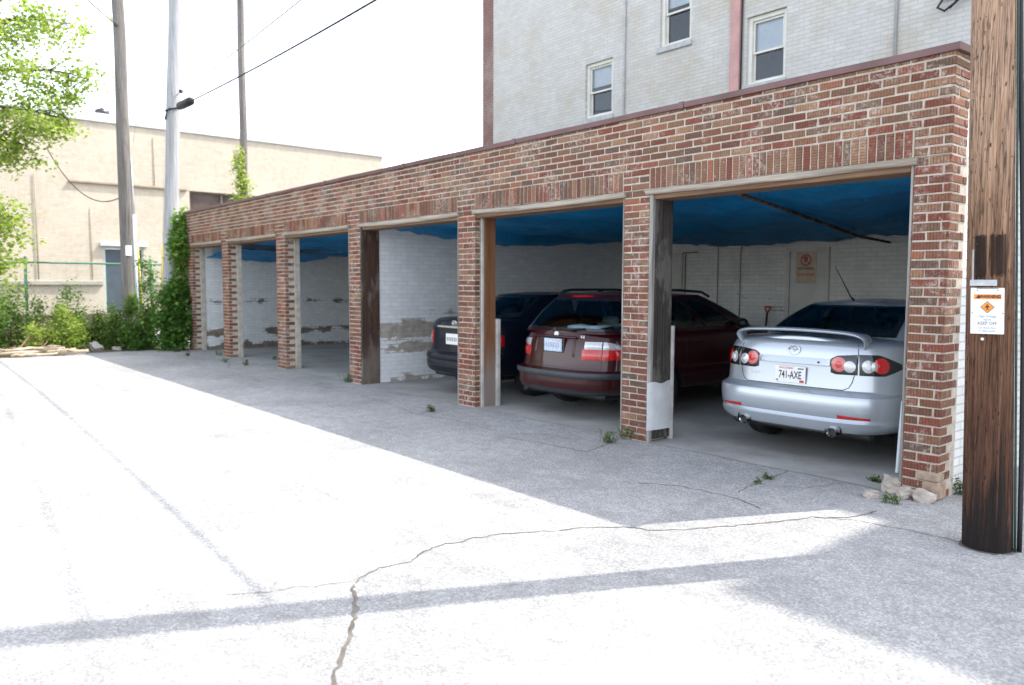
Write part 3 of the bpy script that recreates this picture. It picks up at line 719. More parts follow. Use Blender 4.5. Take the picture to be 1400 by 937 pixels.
    mb.tube([(-2.60,TY-.05,5.74),(-2.3,TY-.06,5.72),(-1.9,TY-.06,5.76)], .03, 7); mb.tube([(-2.5,TY-.09,5.55),(-2.3,TY-.1,5.70),(-2.1,TY-.1,5.9)], .014, 7)
    mb.build('service_cable', MT['cable'], T)
    g = MB(); g.box(-2.55, -2.2, TY-.05, TY+.0, 5.75, 6.2); g.build('meter_box', MT['sill'], T)

TX = -26.0
def build_tan():
    T = thing('tan_brick_building', 'low sunlit tan brick building beyond the vacant strip', 'building', (TX, 0, 0))
    door = (.17, 1.42, 0.0, 2.80); win = (2.98, 7.2, 3.5, 4.82)
    mb = MB(); H = 6.86; Y0, Y1 = -16.0, 10.72
    wall_holes(mb, 'x', TX, Y0, Y1, 0, H, [door, win], .18, -1, 0)
    mb.poly([(TX,Y1,0),(TX-14,Y1,0),(TX-14,Y1,H),(TX,Y1,H)], 1); mb.poly([(TX,Y0,0),(TX,Y0,H),(TX-14,Y0,H),(TX-14,Y0,0)], 1)
    mb.poly([(TX,Y0,H),(TX,Y1,H),(TX-14,Y1,H),(TX-14,Y0,H)], 2)
    # recessed sign band and pilaster lines
    mb.box(TX-.02, TX+.05, 2.2, 2.62, .1, 6.5, 0) if False else None
    mb.build('wall', [MT['tan_y'], MT['tan_x'], MT['roofing']], T)
    mb = MB(); mb.box(TX-.35, TX+.07, Y0, Y1+.06, H-.06, H+.16, b=.01); mb.box(TX-.6, TX-.36, Y0, Y1, H+.0, H+.30); mb.build('coping', MT['coping_white'], T)
    mb = MB(); mb.box(TX, TX+.09, -.75, 2.9, 4.80, 4.87, b=.01); mb.build('ledge', simple('brown_ledge', (.30,.24,.18), .8, 0, .1, 4), T)
    mb = MB(); mb.box(TX, TX+.10, Y0, .16, 1.52, 1.66, b=.015); mb.box(TX, TX+.10, 1.44, Y1, 1.52, 1.66, b=.015); mb.build('stone_band', simple('weathered_band_stone', (.36,.335,.29), .9, 0, .12, 4), T)
    mb = MB(); mb.tube([(TX+.04,-1.68,1.7),(TX+.04,-1.68,5.0)], .018, 8); mb.build('downspout', simple('brown_downspout', (.32,.26,.19), .7, 0, .1, 4), T)
    mb = MB(); mb.tube([(TX+.02,1.84,4.9),(TX+.02,1.84,6.5)], .012, 6); tcm = simple('tan_conduit', (.36,.30,.22), .7, 0, .1, 4); mb.build('wall_conduit', tcm, T)
    mb = MB(); mb.tube([(TX+.02,-.15,4.0),(TX+.02,-.15,1.7)], .012, 6); mb.build('wall_conduit', tcm, T)
    mb = MB(); mb.box(TX-.12, TX-.06, door[0]+.09, door[1]-.06, 0.02, door[3]-.09, b=.004); d = mb.build('door', MT['door_blue'], T)
    mb = MB(); mb.box(TX-.14, TX-.02, door[0], door[0]+.08, 0, door[3]); mb.box(TX-.14, TX-.02, door[1]-.05, door[1], 0, door[3]); mb.box(TX-.138, TX-.022, door[0]+.08, door[1]-.05, door[3]-.08, door[3]); mb.build('door_frame', MT['frame_green'], d)
    mb = MB(); mb.box(TX-.06, TX-.03, 1.2, 1.26, 1.0, 1.12); mb.build('door_handle', MT['galv'], d)
    mb = MB(); mb.box(TX-.1, TX+.14, door[0]-.08, door[1]+.12, door[3]+.005, door[3]+.12, b=.01); mb.build('door_canopy', MT['coping_white'], T)
    y0, y1, z0, z1 = win; f = MB()
    for k, yy in enumerate((y0, y0+1.12, y0+2.25, y0+3.3, y1-.06)): f.box(TX-.17, TX-.09, yy, yy+.06, z0, z1)
    f.box(TX-.168, TX-.092, y0, y1, z1-.06, z1); f.box(TX-.168, TX-.092, y0, y1, z0, z0+.06)
    w = f.build('window_frame', simple('rusty_brown_frame', (.16,.12,.10), .7, 0, .2, 6), T)
    g = MB(); g.poly([(TX-.13,y0,z0),(TX-.13,y1,z0),(TX-.13,y1,z1),(TX-.13,y0,z1)]); g.build('pane', simple('dusty_dark_panes', (.085,.065,.055), .35, 0, .35, 1.4), w)
    g = MB(); g.poly([(TX-.18,y0,z0),(TX-.18,y1,z0),(TX-.18,y1,z1),(TX-.18,y0,z1)]); g.build('room_backing', MT['roomdark'], T)
    mb = MB(); mb.lathe([(0,.12),(.34,.12),(.35,.24),(.5,.22),(.6,.0)], 'z', (TX-.9,.50,6.86), 14); mb.build('roof_vent', MT['dark_metal'], T)
# ------------------------------------------------------------------ cars
def lerp_t(tbl, x, k=1):
    if x <= tbl[0][0]: return tbl[0][k]
    for p, q in zip(tbl[:-1], tbl[1:]):
        if x <= q[0]: return p[k]+(q[k]-p[k])*(x-p[0])/(q[0]-p[0])
    return tbl[-1][k]
def quarter(w, D, n, N=400):
    """unit superellipse quarter, arc-length table (a, X, Y): starts at the middle of the end face, runs to the flank"""
    T = []; a = 0; px = py = None
    for i in range(N+1):
        ph = (i/N)*PI/2; 
        X = math.sin(ph)**(2/n) if ph > 0 else 0; Y = math.cos(ph)**(2/n) if i < N else 0
        if px is not None: a += math.hypot((X-px)*w, (Y-py)*D)
        T.append((a, X, Y)); px, py = X, Y
    return T
class Car:
    def __init__(s, P):
        s.P = P; s.W0 = max(r[2] for r in P['rear'])
        s.T = quarter(s.W0, P['D'], P['n']); s.L = s.T[-1][0]
        s.side = P['len']-P['D']-P['Df']
        s.T2 = quarter(P['gw0'], P['gD'], P['gn']); s.G = s.T2[-1][0]
    def q(s, T, f):
        a = f*T[-1][0]; lo, hi = 0, len(T)-1
        while hi-lo > 1:
            m = (lo+hi)//2
            if T[m][0] < a: lo = m
            else: hi = m
        p, q = T[lo], T[hi]; k = 0 if q[0] == p[0] else (a-p[0])/(q[0]-p[0])
        return p[1]+(q[1]-p[1])*k, p[2]+(q[2]-p[2])*k
    def low(s, su, z):
        P = s.P; sg = -1 if su < 0 else 1; u = abs(su)
        yr = lerp_t(P['rear'], z, 1); w = lerp_t(P['rear'], z, 2); yf = P['len']-lerp_t(P['front'], z, 1)
        if u <= 1: X, Y = s.q(s.T, u); x, y = w*X, yr+P['D']*(1-Y)
        elif u <= 2: x = w; y = (yr+P['D']) + (yf-P['Df']-yr-P['D'])*(u-1)
        else:
            X, Y = s.q(s.T, 3-u); x, y = w*X, yf-P['Df']*(1-Y)
        hood = P['hood']; k = min(1, max(0, (y-hood[0])/(hood[1]-hood[0]))); k = k*k*(3-2*k)
        zb = .45; z2 = z if z < zb else zb+(z-zb)*(1-(1-hood[2])*k)
        return V((sg*x, y, z2))
    def a2u(s, a):
        b = abs(a); u = b/s.L if b <= s.L else 1+(b-s.L)/s.side
        return math.copysign(u, a)
    def la(s, a, z, off=0.0):
        u = s.a2u(a); p = s.low(u, z)
        if off:
            e = .004; d1 = s.low(s.a2u(a+.006), z)-s.low(s.a2u(a-.006), z); d2 = s.low(u, z+e)-s.low(u, z-e)
            n = d1.cross(d2).normalized(); p = p+n*off
        return p
    def gr(s, su, t, off=0.0):
        P = s.P; sg = -1 if su < 0 else 1; u = abs(su); g0, g1 = P['g0'], P['g1']   # (rear y, front y, half w, z)
        b = math.sin(PI*t)*P.get('bulge', .02)
        def pt(g):
            yr, yf, w, z = g
            if u <= 1: X, Y = s.q(s.T2, u); return V((w*X, yr+P['gD']*(1-Y), z))
            if u <= 2: return V((w, yr+P['gD']+(yf-yr-2*P['gD'])*(u-1), z))
            X, Y = s.q(s.T2, 3-u); return V((w*X, yf-P['gD']*(1-Y), z))
        p0, p1 = pt(g0), pt(g1); p = p0.lerp(p1, t)
        c = V(((0), (g0[0]+g0[1])/2, p.z)); d = (p-c); d.z = 0
        if u <= 1: d = V((0.35*(p.x/g0[2]), -1, .5))
        elif u <= 2: d = V((1, 0, .2))
        else: d = V((.2, 1, .5))
        p = p+d.normalized()*b; p.x *= sg
        if off:
            e = 1e-3
            d1 = s.gr(su+e, t)-s.gr(su-e, t); d2 = s.gr(su, min(1, t+e))-s.gr(su, max(0, t-e))
            p = p+d1.cross(d2).normalized()*off
        return p

def build_car(name, label, loc, P):
    c = Car(P); R = thing(name, label, 'car', loc); L = V(loc); paint = P['paint']
    def bld(mb, nm, mats, parent=R, weld=False):
        mb.v = [tuple(V(v)+L) for v in mb.v]; return mb.build(nm, mats, parent, weld=weld)
    # ---- lower body
    us = [i/22 for i in range(23)]+[1+i/30 for i in range(1, 31)]+[2+i/14 for i in range(1, 15)]
    zs = []
    zk = sorted({r[0] for r in P['rear']})
    for a, b in zip(zk[:-1], zk[1:]):
        n = max(1, int((b-a)/.035)); zs += [a+(b-a)*k/n for k in range(n)]
    zs.append(zk[-1])
    mb = MB(); loopu = us+[-u for u in us[-2:0:-1]]
    mb.grid([[c.low(u, z) for u in loopu] for z in zs], 0, cv=True, flip=False)
    def cap(z, cr, flip):
        M_ = 14; rows = []
        for u in us:
            p = c.low(u, z); rows.append([V((p.x*(-1+2*k/M_), p.y, p.z+cr*(1-(abs(-1+2*k/M_))**2.6)*min(1, p.x/.3))) for k in range(M_+1)])
        mb.grid(rows, 0, flip=flip)
    cap(zs[-1], P['crown'], False); cap(zs[0], 0, True)
    body = bld(mb, 'body', [paint, MT['black']], weld=True)
    cut = MB()
    for y in P['axles']:
        for sg in (-1, 1):
            x0, x1 = sg*(P['track']-.20), sg*(s_w(P)+.25); n = 28; r = P['wr']+.045
            A = [V((min(x0,x1), y+r*math.cos(2*PI*k/n), P['wr']+.02+r*math.sin(2*PI*k/n))) for k in range(n)]
            B = [V((max(x0,x1), q.y, q.z)) for q in A]; i = len(cut.v); cut.v += [tuple(q) for q in A+B]
            for k in range(n): cut.face((i+k, i+(k+1) % n, i+n+(k+1) % n, i+n+k))
            cut.face([i+k for k in range(n)][::-1]); cut.face([i+n+k for k in range(n)])
    co = bld(cut, 'cut', [MT['black']], weld=True)
    md = body.modifiers.new('b', 'BOOLEAN'); md.operation = 'DIFFERENCE'; md.object = co; md.solver = 'EXACT'; md.material_mode = 'TRANSFER'
    dg = bpy.context.evaluated_depsgraph_get(); dg.update()
    me = bpy.data.meshes.new_from_object(body.evaluated_get(dg)); body.modifiers.clear(); body.data = me
    bpy.data.objects.remove(co)
    # keep hard creases between arches and flanks
    bm = bmesh.new(); bm.from_mesh(me)
    for e in bm.edges:
        if len(e.link_faces) == 2 and e.calc_face_angle(0) > .6: e.smooth = False
    for f in bm.faces: f.smooth = True
    bm.to_mesh(me); bm.free()
    # ---- greenhouse with window openings
    gu = [i/36 for i in range(37)]+[1+i/70 for i in range(1, 71)]+[2+i/30 for i in range(1, 31)]
    loop = gu+[-u for u in gu[-2:0:-1]]; nt = 26; ts = [k/nt for k in range(nt+1)]
    W = P['windows']   # (kind, u0, u1, t0, t1)
    def inwin(su, t):
        for k, a, b, t0, t1 in W:
            if k == 'rear' and abs(su) < b-.02 and t0+.02 < t < t1-.02: return True
            if k == 'front' and abs(su) > a+.02 and t0+.02 < t < t1-.02: return True
            if k == 'side' and a+.008 < abs(su) < b-.008 and t0+.03 < t < t1-.03: return True
        return False
    mb = MB()
    def mid(j):
        a, b = loop[j], loop[(j+1) % len(loop)]
        if abs(a-b) > 2: return (abs(a)+abs(b))/2
        return (a+b)/2
    mb.grid([[c.gr(u, t) for u in loop] for t in ts], 0, cv=True, skip=lambda i, j: inwin(mid(j), (ts[i]+ts[i+1])/2))
    M_ = 12; rows = []
    for u in gu:
        p = c.gr(u, 1.0); rows.append([V((p.x*(-1+2*k/M_), p.y, p.z+P['rcrown']*(1-(-1+2*k/M_)**2)*min(1, p.x/.25)*min(1, (p.y-P['g1'][0])/.5+.15, (P['g1'][1]-p.y)/.5+.15))) for k in range(M_+1)])
    mb.grid(rows, 0)
    bld(mb, 'cabin', [paint], weld=False)
    def gpatch(u0, u1, t0, t1, off, mat, nm, nu=18, ntt=8, parent=R, fr=None):
        mb = MB(); mb.grid([[c.gr(u0+(u1-u0)*j/nu, t0+(t1-t0)*i/ntt, off) for j in range(nu+1)] for i in range(ntt+1)], 0)
        g = bld(mb, nm, [mat], parent)
        if fr:
            mb = MB(); fu, ft = fr
            def band(a0, a1, b0, b1, n1, n2):
                mb.grid([[c.gr(a0+(a1-a0)*j/n1, b0+(b1-b0)*i/n2, off+.003) for j in range(n1+1)] for i in range(n2+1)], 0)
            band(u0, u1, t0, t0+ft, nu, 1); band(u0, u1, t1-ft, t1, nu, 1); band(u0, u0+fu, t0+ft, t1-ft, 2, ntt); band(u1-fu, u1, t0+ft, t1-ft, 2, ntt)
            # rounded corners of the frit
            for (uu, tt, du, dt) in ((u0+fu, t0+ft, 1, 1), (u1-fu, t0+ft, -1, 1), (u1-fu, t1-ft, -1, -1), (u0+fu, t1-ft, 1, -1)):
                cu, ct = fu*1.6*du, ft*1.8*dt
                pts = [c.gr(uu, tt, off+.003)]
                for k in range(7):
                    th = k/6*PI/2; pts.append(c.gr(uu+cu*(1-math.sin(th)), tt+ct*(1-math.cos(th)), off+.003))
                mb.poly(pts, 0)
            bld(mb, 'window_seal', [MT['gloss_black']], g)
        return g
    for k, a, b, t0, t1 in W:
        if k == 'rear': gpatch(-b, b, t0, t1, .003, P['glass'], 'rear_window', 30, 12, fr=(.055, .07))
        if k == 'front':
            mb = MB(); mb.grid([[c.gr(math.copysign(3-(3-a)*abs(1-2*j/20), 1-2*j/20 if j != 10 else 1), t0+(t1-t0)*i/10, .003) for j in range(21)] for i in range(11)], 0); bld(mb, 'windscreen', [P['glass']])
        if k == 'side':
            for sg in (-1, 1): gpatch(*( (a, b) if sg > 0 else (-b, -a) ), t0, t1, .003, P['glass'], 'side_window', 12, 8, fr=(.016, .07))
    # ---- cabin furniture seen through the glass
    zc = P['g0'][3]; y0, y1 = P['seats']; cab = MT['cabin']
    for x in (-.37, .37):
        mb = MB(); mb.box(x-.24, x+.24, y1, y1+.14, zc-.12, zc+.10, b=.04); mb.box(x-.13, x+.13, y1+.0, y1+.10, zc+.085, zc+.25, b=.035); bld(mb, 'front_seat', [cab])
    mb = MB(); mb.box(-.62, .62, y0, y0+.14, zc-.12, zc+.06, b=.04)
    for x in (-.37, .37): mb.box(x-.14, x+.14, y0+.02, y0+.11, zc+.045, zc+.15, b=.03)
    bld(mb, 'rear_seat', [cab])
    mb = MB(); mb.box(-.66, .66, P['g0'][1]-.55, P['g0'][1]-.2, zc-.05, zc+.04, b=.04); bld(mb, 'dashboard', [cab])
    mb = MB(); mb.lathe([(-.015,.17),(0,.19),(.015,.17),(0,.155),(-.015,.17)], 'y', (-.37, P['g0'][1]-.62, zc+.02), 18); bld(mb, 'steering_wheel', [cab])
    # ---- wheels
    for y in P['axles']:
        for sg in (-1, 1):
            x = sg*P['track']; r = P['wr']; mb = MB(); w = .105
            mb.lathe([(-w*.75, r*.62), (-w, r*.72), (-w, r*.90), (-w*.82, r*.985), (-w*.5, r), (-.02, r), (-.018, r-.008), (-.008, r-.008), (-.006, r), (w*.5, r), (w*.82, r*.985), (w, r*.90), (w, r*.72), (w*.75, r*.62)], 'x', (x, y, r), 36)
            tyre = bld(mb, 'wheel', [MT['tyre']])
            mb = MB(); f = sg*.07
            mb.lathe([(-.08, r*.63), (.085, r*.66), (.085, r*.61), (-.06, r*.56)] if sg > 0 else [(.08, r*.63), (-.085, r*.66), (-.085, r*.61), (.06, r*.56)], 'x', (x, y, r), 30)
            for k in range(P.get('spokes', 5)):
                th = 2*PI*k/P.get('spokes', 5)+.2
                p0 = V((x+f*.9, y+.03*math.cos(th), r+.03*math.sin(th))); p1 = V((x+f*.75, y+r*.62*math.cos(th), r+r*.62*math.sin(th)))
                mb.tube([p0, p0.lerp(p1, .5), p1], [.032, .024, .03], 6, ell=(1, .6))
            mb.lathe([(0, 0), (.012, .045), (0, .055)], 'x', (x+f*.95, y, r), 14)
            bld(mb, 'rim', [MT['rim']], tyre)
            mb = MB(); mb.lathe([(0,0),(0,r*.55)], 'x', (x-sg*.03, y, r), 20); bld(mb, 'brake_disc', [MT['dark_metal']], tyre)
    # ---- helpers on the lower body
    def patch(a0, a1, zlo, zhi, off, mat, nm, na=14, nz=4, parent=R):
        fl = zlo if callable(zlo) else (lambda k: zlo); fh = zhi if callable(zhi) else (lambda k: zhi)
        mb = MB(); mb.grid([[c.la(a0+(a1-a0)*j/na, fl(j/na)+(fh(j/na)-fl(j/na))*i/nz, off*(1 if 0 < i < nz and 0 < j < na else .15)) for j in range(na+1)] for i in range(nz+1)], 0)
        return bld(mb, nm, [mat], parent)
    def disc(a, z, ra, rz, off, mat, nm, parent, bulge=.006):
        mb = MB(); rows = []
        for k in range(7):
            f = k/6; rows.append([c.la(a+ra*f*math.cos(2*PI*q/24), z+rz*f*math.sin(2*PI*q/24), off+bulge*(1-f*f)) for q in range(24)])
        mb.grid(rows, 0, cv=True, flip=False); return bld(mb, nm, [mat], parent)
    def seam(pl, w, mat, nm, off=.0015, parent=R):
        mb = MB(); fine = []
        for (a, z), (b, y) in zip(pl[:-1], pl[1:]):
            n = max(1, int(math.hypot(b-a, y-z)/.04)); fine += [(a+(b-a)*k/n, z+(y-z)*k/n) for k in range(n)]
        fine.append(pl[-1]); A = []; B = []
        for i, (a, z) in enumerate(fine):
            d = V((fine[min(i+1, len(fine)-1)][0]-fine[max(i-1, 0)][0], fine[min(i+1, len(fine)-1)][1]-fine[max(i-1, 0)][1])).normalized()
            A.append(c.la(a-d.y*w/2, z+d.x*w/2, off)); B.append(c.la(a+d.y*w/2, z-d.x*w/2, off))
        mb.grid([A, B], 0, sm=False); return bld(mb, nm, [mat], parent)
    for sg in (-1, 1):   # front lamps and door gaps
        mb = MB(); zt = P['rear'][-1][0]
        mb.grid([[c.low(sg*(2.30+.35*j/8), .60+.13*i/4)+V((sg*.004, .006, 0)) for j in range(9)] for i in range(5)], 0); bld(mb, 'headlight', [MT['clear_lens']])
        for uu in P['doors']:
            mb = MB(); mb.grid([[c.low(sg*(uu+d), zt-.02-(zt-.36)*k/12)+V((sg*.0015, 0, 0)) for k in range(13)] for d in (-.0018, .0018)], 0, sm=False); bld(mb, 'door_gap', [MT['black']])
        for uu in P['handles']:
            p = c.low(sg*uu, zt-.13); mb = MB(); mb.box(p.x-.012, p.x+.012, p.y-.09, p.y+.09, p.z-.012, p.z+.012, b=.008); bld(mb, 'door_handle', [paint])
        p = c.gr(sg*1.93, .12); mb = MB()
        bm = bmesh.new(); bmesh.ops.create_uvsphere(bm, u_segments=14, v_segments=10, radius=1)
        for v in bm.verts: v.co = V((p.x+sg*.10+v.co.x*.085, p.y+v.co.y*.06, p.z+.02+v.co.z*.065))
        mb.add_bm(bm, sm=True); bld(mb, 'wing_mirror', [P.get('mirror', paint)])
    c.R = R; c.bld = bld; c.patch = patch; c.disc = disc; c.seam = seam; c.O = L
    return c
def s_w(P): return max(r[2] for r in P['rear'])

def plate(c, x, y, z, mat, txt=None, parent=None, tilt=0.0):
    w, h = .305, .152; mb = MB(); mb.box(x-w/2, x+w/2, y-.006, y, z-h/2, z+h/2, b=.004)
    p = c.bld(mb, 'licence_plate', [mat]); return p

def build_silver():
    P = dict(paint=MT['silver'], glass=MT['glass_silver'], len=4.70, D=.62, Df=.9, n=3.6, crown=.035, rcrown=.045, gD=.42, gn=2.9, gw0=.72,
      rear=[(.27,.10,.70),(.30,.035,.82),(.345,.012,.865),(.39,0,.875),(.405,.012,.876),(.42,.018,.878),(.45,.008,.884),(.52,0,.888),(.59,0,.89),(.615,.012,.89),(.63,.04,.885),(.64,.085,.878),(.66,.105,.875),(.74,.112,.872),(.83,.118,.868),(.91,.122,.86),(.98,.132,.845),(1.03,.150,.825),(1.06,.175,.80),(1.075,.215,.775)],
      front=[(.27,.2),(.4,0),(.6,.02),(.8,.12),(1.075,.45)], hood=(3.2,4.5,.72),
      g0=(.60,3.55,.745,1.082), g1=(1.30,2.72,.60,1.395), bulge=.035, seats=(1.45,2.15), axles=(.98,3.72), track=.765, wr=.325,
      windows=[('rear',0,.66,.05,.90),('side',1.10,1.46,.12,.88),('side',1.50,1.90,.12,.88),('front',2.3,3,.08,.92)], doors=(1.30,1.62,1.98), handles=(1.36,1.70))
    c = build_car('silver_sedan', 'silver sedan with a boot spoiler parked in the nearest bay', (-1.49, .44, 0), P); R = c.R; L = c.O
    def bz(mb, nm, m, p=R): return c.bld(mb, nm, [m], p)
    # boot lid seams
    for sg in (-1, 1): c.seam([(sg*.615,1.06),(sg*.60,.90),(sg*.555,.73),(sg*.53,.685),(sg*.48,.662),(0,.662)], .007, MT['black'], 'boot_gap')
    # lamps
    for sg in (-1, 1):
        f = (lambda a, b: (a, b) if sg > 0 else (-b, -a))
        lo = lambda k: .775+.0*k; 
        a0, a1 = f(.365, .60)
        t = (lambda k: k) if sg > 0 else (lambda k: 1-k)
        h1 = c.patch(a0, a1, lambda k: .795+.004*t(k)+(.03*max(0, .2-t(k))*5*.5), lambda k: .955+.02*t(k)-(.05*max(0, .25-t(k))*4*.5), .010, MT['gloss_black'], 'tail_lamp')
        c.disc(sg*.44, .885, .066, .064, .010, MT['pink_lens'], 'lens', h1); c.disc(sg*.535, .868, .050, .050, .013, MT['clear_lens'], 'lens', h1)
        a0, a1 = f(.612, .99)
        h2 = c.patch(a0, a1, lambda k: .797+.06*max(0, t(k)-.55)/.45, lambda k: .977-.08*max(0, t(k)-.45)/.55, .010, MT['gloss_black'], 'tail_lamp', 18)
        c.disc(sg*.685, .876, .050, .054, .010, MT['clear_lens'], 'lens', h2); c.disc(sg*.79, .884, .066, .066, .012, MT['red_lens'], 'lens', h2)
        c.disc(sg*.735, .878, .03, .036, .013, MT['clear_lens'], 'lens', h2)
        for (aa, zz, r_) in ((.44,.885,.030),(.535,.868,.024),(.685,.876,.024),(.79,.884,.030)):
            c.disc(sg*aa, zz, r_, r_, .0165, MT['plate' if r_ < .03 else 'red_lens'], 'bulb_lens', h1 if aa < .6 else h2, .003)
        a0, a1 = f(.48, .75); c.patch(a0, a1, lambda k: .425+.0*k, lambda k: .456-.012*t(k), .006, MT['red_lens'], 'reflector', 10, 2)
    # garnish bar above the plate
    mb = MB(); rows = []
    for i in range(21):
        a = -.36+.72*i/20; e = 1-abs(a/.36)**8*.6
        rows.append([c.la(a, .922, .001), c.la(a, .925, .014*e), c.la(a, .895, .022*e), c.la(a, .866, .030*e), c.la(a, .860, .001)])
    mb.grid(rows, 0, sm=False, flip=True); bz(mb, 'boot_handle', MT['silver'])
    mb = MB(); mb.lathe([(0,0),(0,.009),(.006,.008)], 'y', (.255, .092, .893), 10); bz(mb, 'boot_lock', MT['ink'])
    y = .100; PZ = .760; pl = plate(c, -.015, y, PZ, MT['plate'])
    fo = lambda dx, dz: (L+V((-.015+dx, y-.0072, PZ+dz)), (1,0,0), (0,0,1))
    text_mb('741-AXE', .098, MT['ink'], fo(.0,-.006), name='plate_lettering', parent=pl, bold=.0016, sx=.62)
    text_mb('WISCONSIN', .026, MT['red_ink'], fo(-.04,.058), name='plate_state_lettering', parent=pl, bold=.0004)
    for x0, x1, z0, z1, m in ((.075,.135,.05,.064,'grey_ink'), (.095,.138,-.068,-.046,'red_ink'), (-.138,-.118,-.066,-.05,'grey_ink')):
        mb = MB(); mb.box(-.015+x0, -.015+x1, y-.0072, y-.006, PZ+z0, PZ+z1); bz(mb, 'plate_sticker', MT[m], pl)
    # badge: oval with a winged mark
    mb = MB(); cx, cz = .0, .985; yb = c.la(0, cz).y-.006
    mb.tube([(cx+.058*math.cos(2*PI*k/28), yb, cz+.045*math.sin(2*PI*k/28)) for k in range(29)], .0055, 6, caps=False)
    mb.tube([(cx-.05,yb,cz+.012),(cx-.03,yb,cz+.017),(cx-.012,yb,cz+.006),(cx,yb,cz-.012),(cx+.012,yb,cz+.006),(cx+.03,yb,cz+.017),(cx+.05,yb,cz+.012)], .005, 6)
    bz(mb, 'badge', MT['chrome'])
    text_mb('mazda 6', .036, MT['chrome'], (L+V((-.40, c.la(-.40,.75).y-.003, .75)), (1,-.05,0), (0,0,1)), name='model_lettering', parent=R, bold=.0012)
    # spoiler hoop
    mb = MB(); pts = []
    for (x, yy, z) in ((-.615,.26,1.06),(-.620,.235,1.10),(-.608,.205,1.130),(-.56,.185,1.150),(-.42,.17,1.163),(-.2,.16,1.171),(0,.157,1.174)): pts.append((x, yy, z))
    pts = pts+[(-x, y_, z) for x, y_, z in pts[-2::-1]]
    rows = []
    for i, p in enumerate(pts):
        p = V(p); t = (V(pts[min(i+1, len(pts)-1)])-V(pts[max(i-1, 0)])).normalized(); b = V((0,1,0)); b = (b-t*b.dot(t)).normalized(); n = t.cross(b)
        rows.append([p+b*.070*math.cos(2*PI*k/14)+n*.016*math.sin(2*PI*k/14)*(1.25 if math.cos(2*PI*k/14) < 0 else .8) for k in range(14)])
    mb.grid(rows, 0, cv=True, flip=True); o = bz(mb, 'spoiler', MT['silver'])
    sub = o.modifiers.new('s', 'SUBSURF'); sub.levels = sub.render_levels = 2
    for sg in (-1, 1):
        mb = MB(); x = sg*.44; mb.tube([(x, .20, .31), (x, .012, .298)], [.038, .043], 18, caps=False); mb.tube([(x, .012, .298), (x, .03, .300)], [.043, .035], 18, caps=False); mb.tube([(x,.20,.31),(x,.04,.301)], .034, 14)
        e = bz(mb, 'exhaust_tip', MT['chrome'])
        mb = MB(); mb.lathe([(0,0),(0,.034)], 'y', (x,.036,.301), 14); mb.tube([(x,.21,.32),(x,.028,.322)], .062, 14, ell=(.9,1.15), caps=False); bz(mb, 'exhaust_surround', MT['black'], e)
    mb = MB(); mb.box(-.70, .70, .22, .8, .22, .36, b=.03); bz(mb, 'underbody', MT['black'])
    mb = MB(); mb.tube([(-.10,1.42,1.425),(-.105,1.36,1.46),(-.19,1.19,1.765)], [.016,.007,.003], 7); bz(mb, 'aerial', MT['black'])

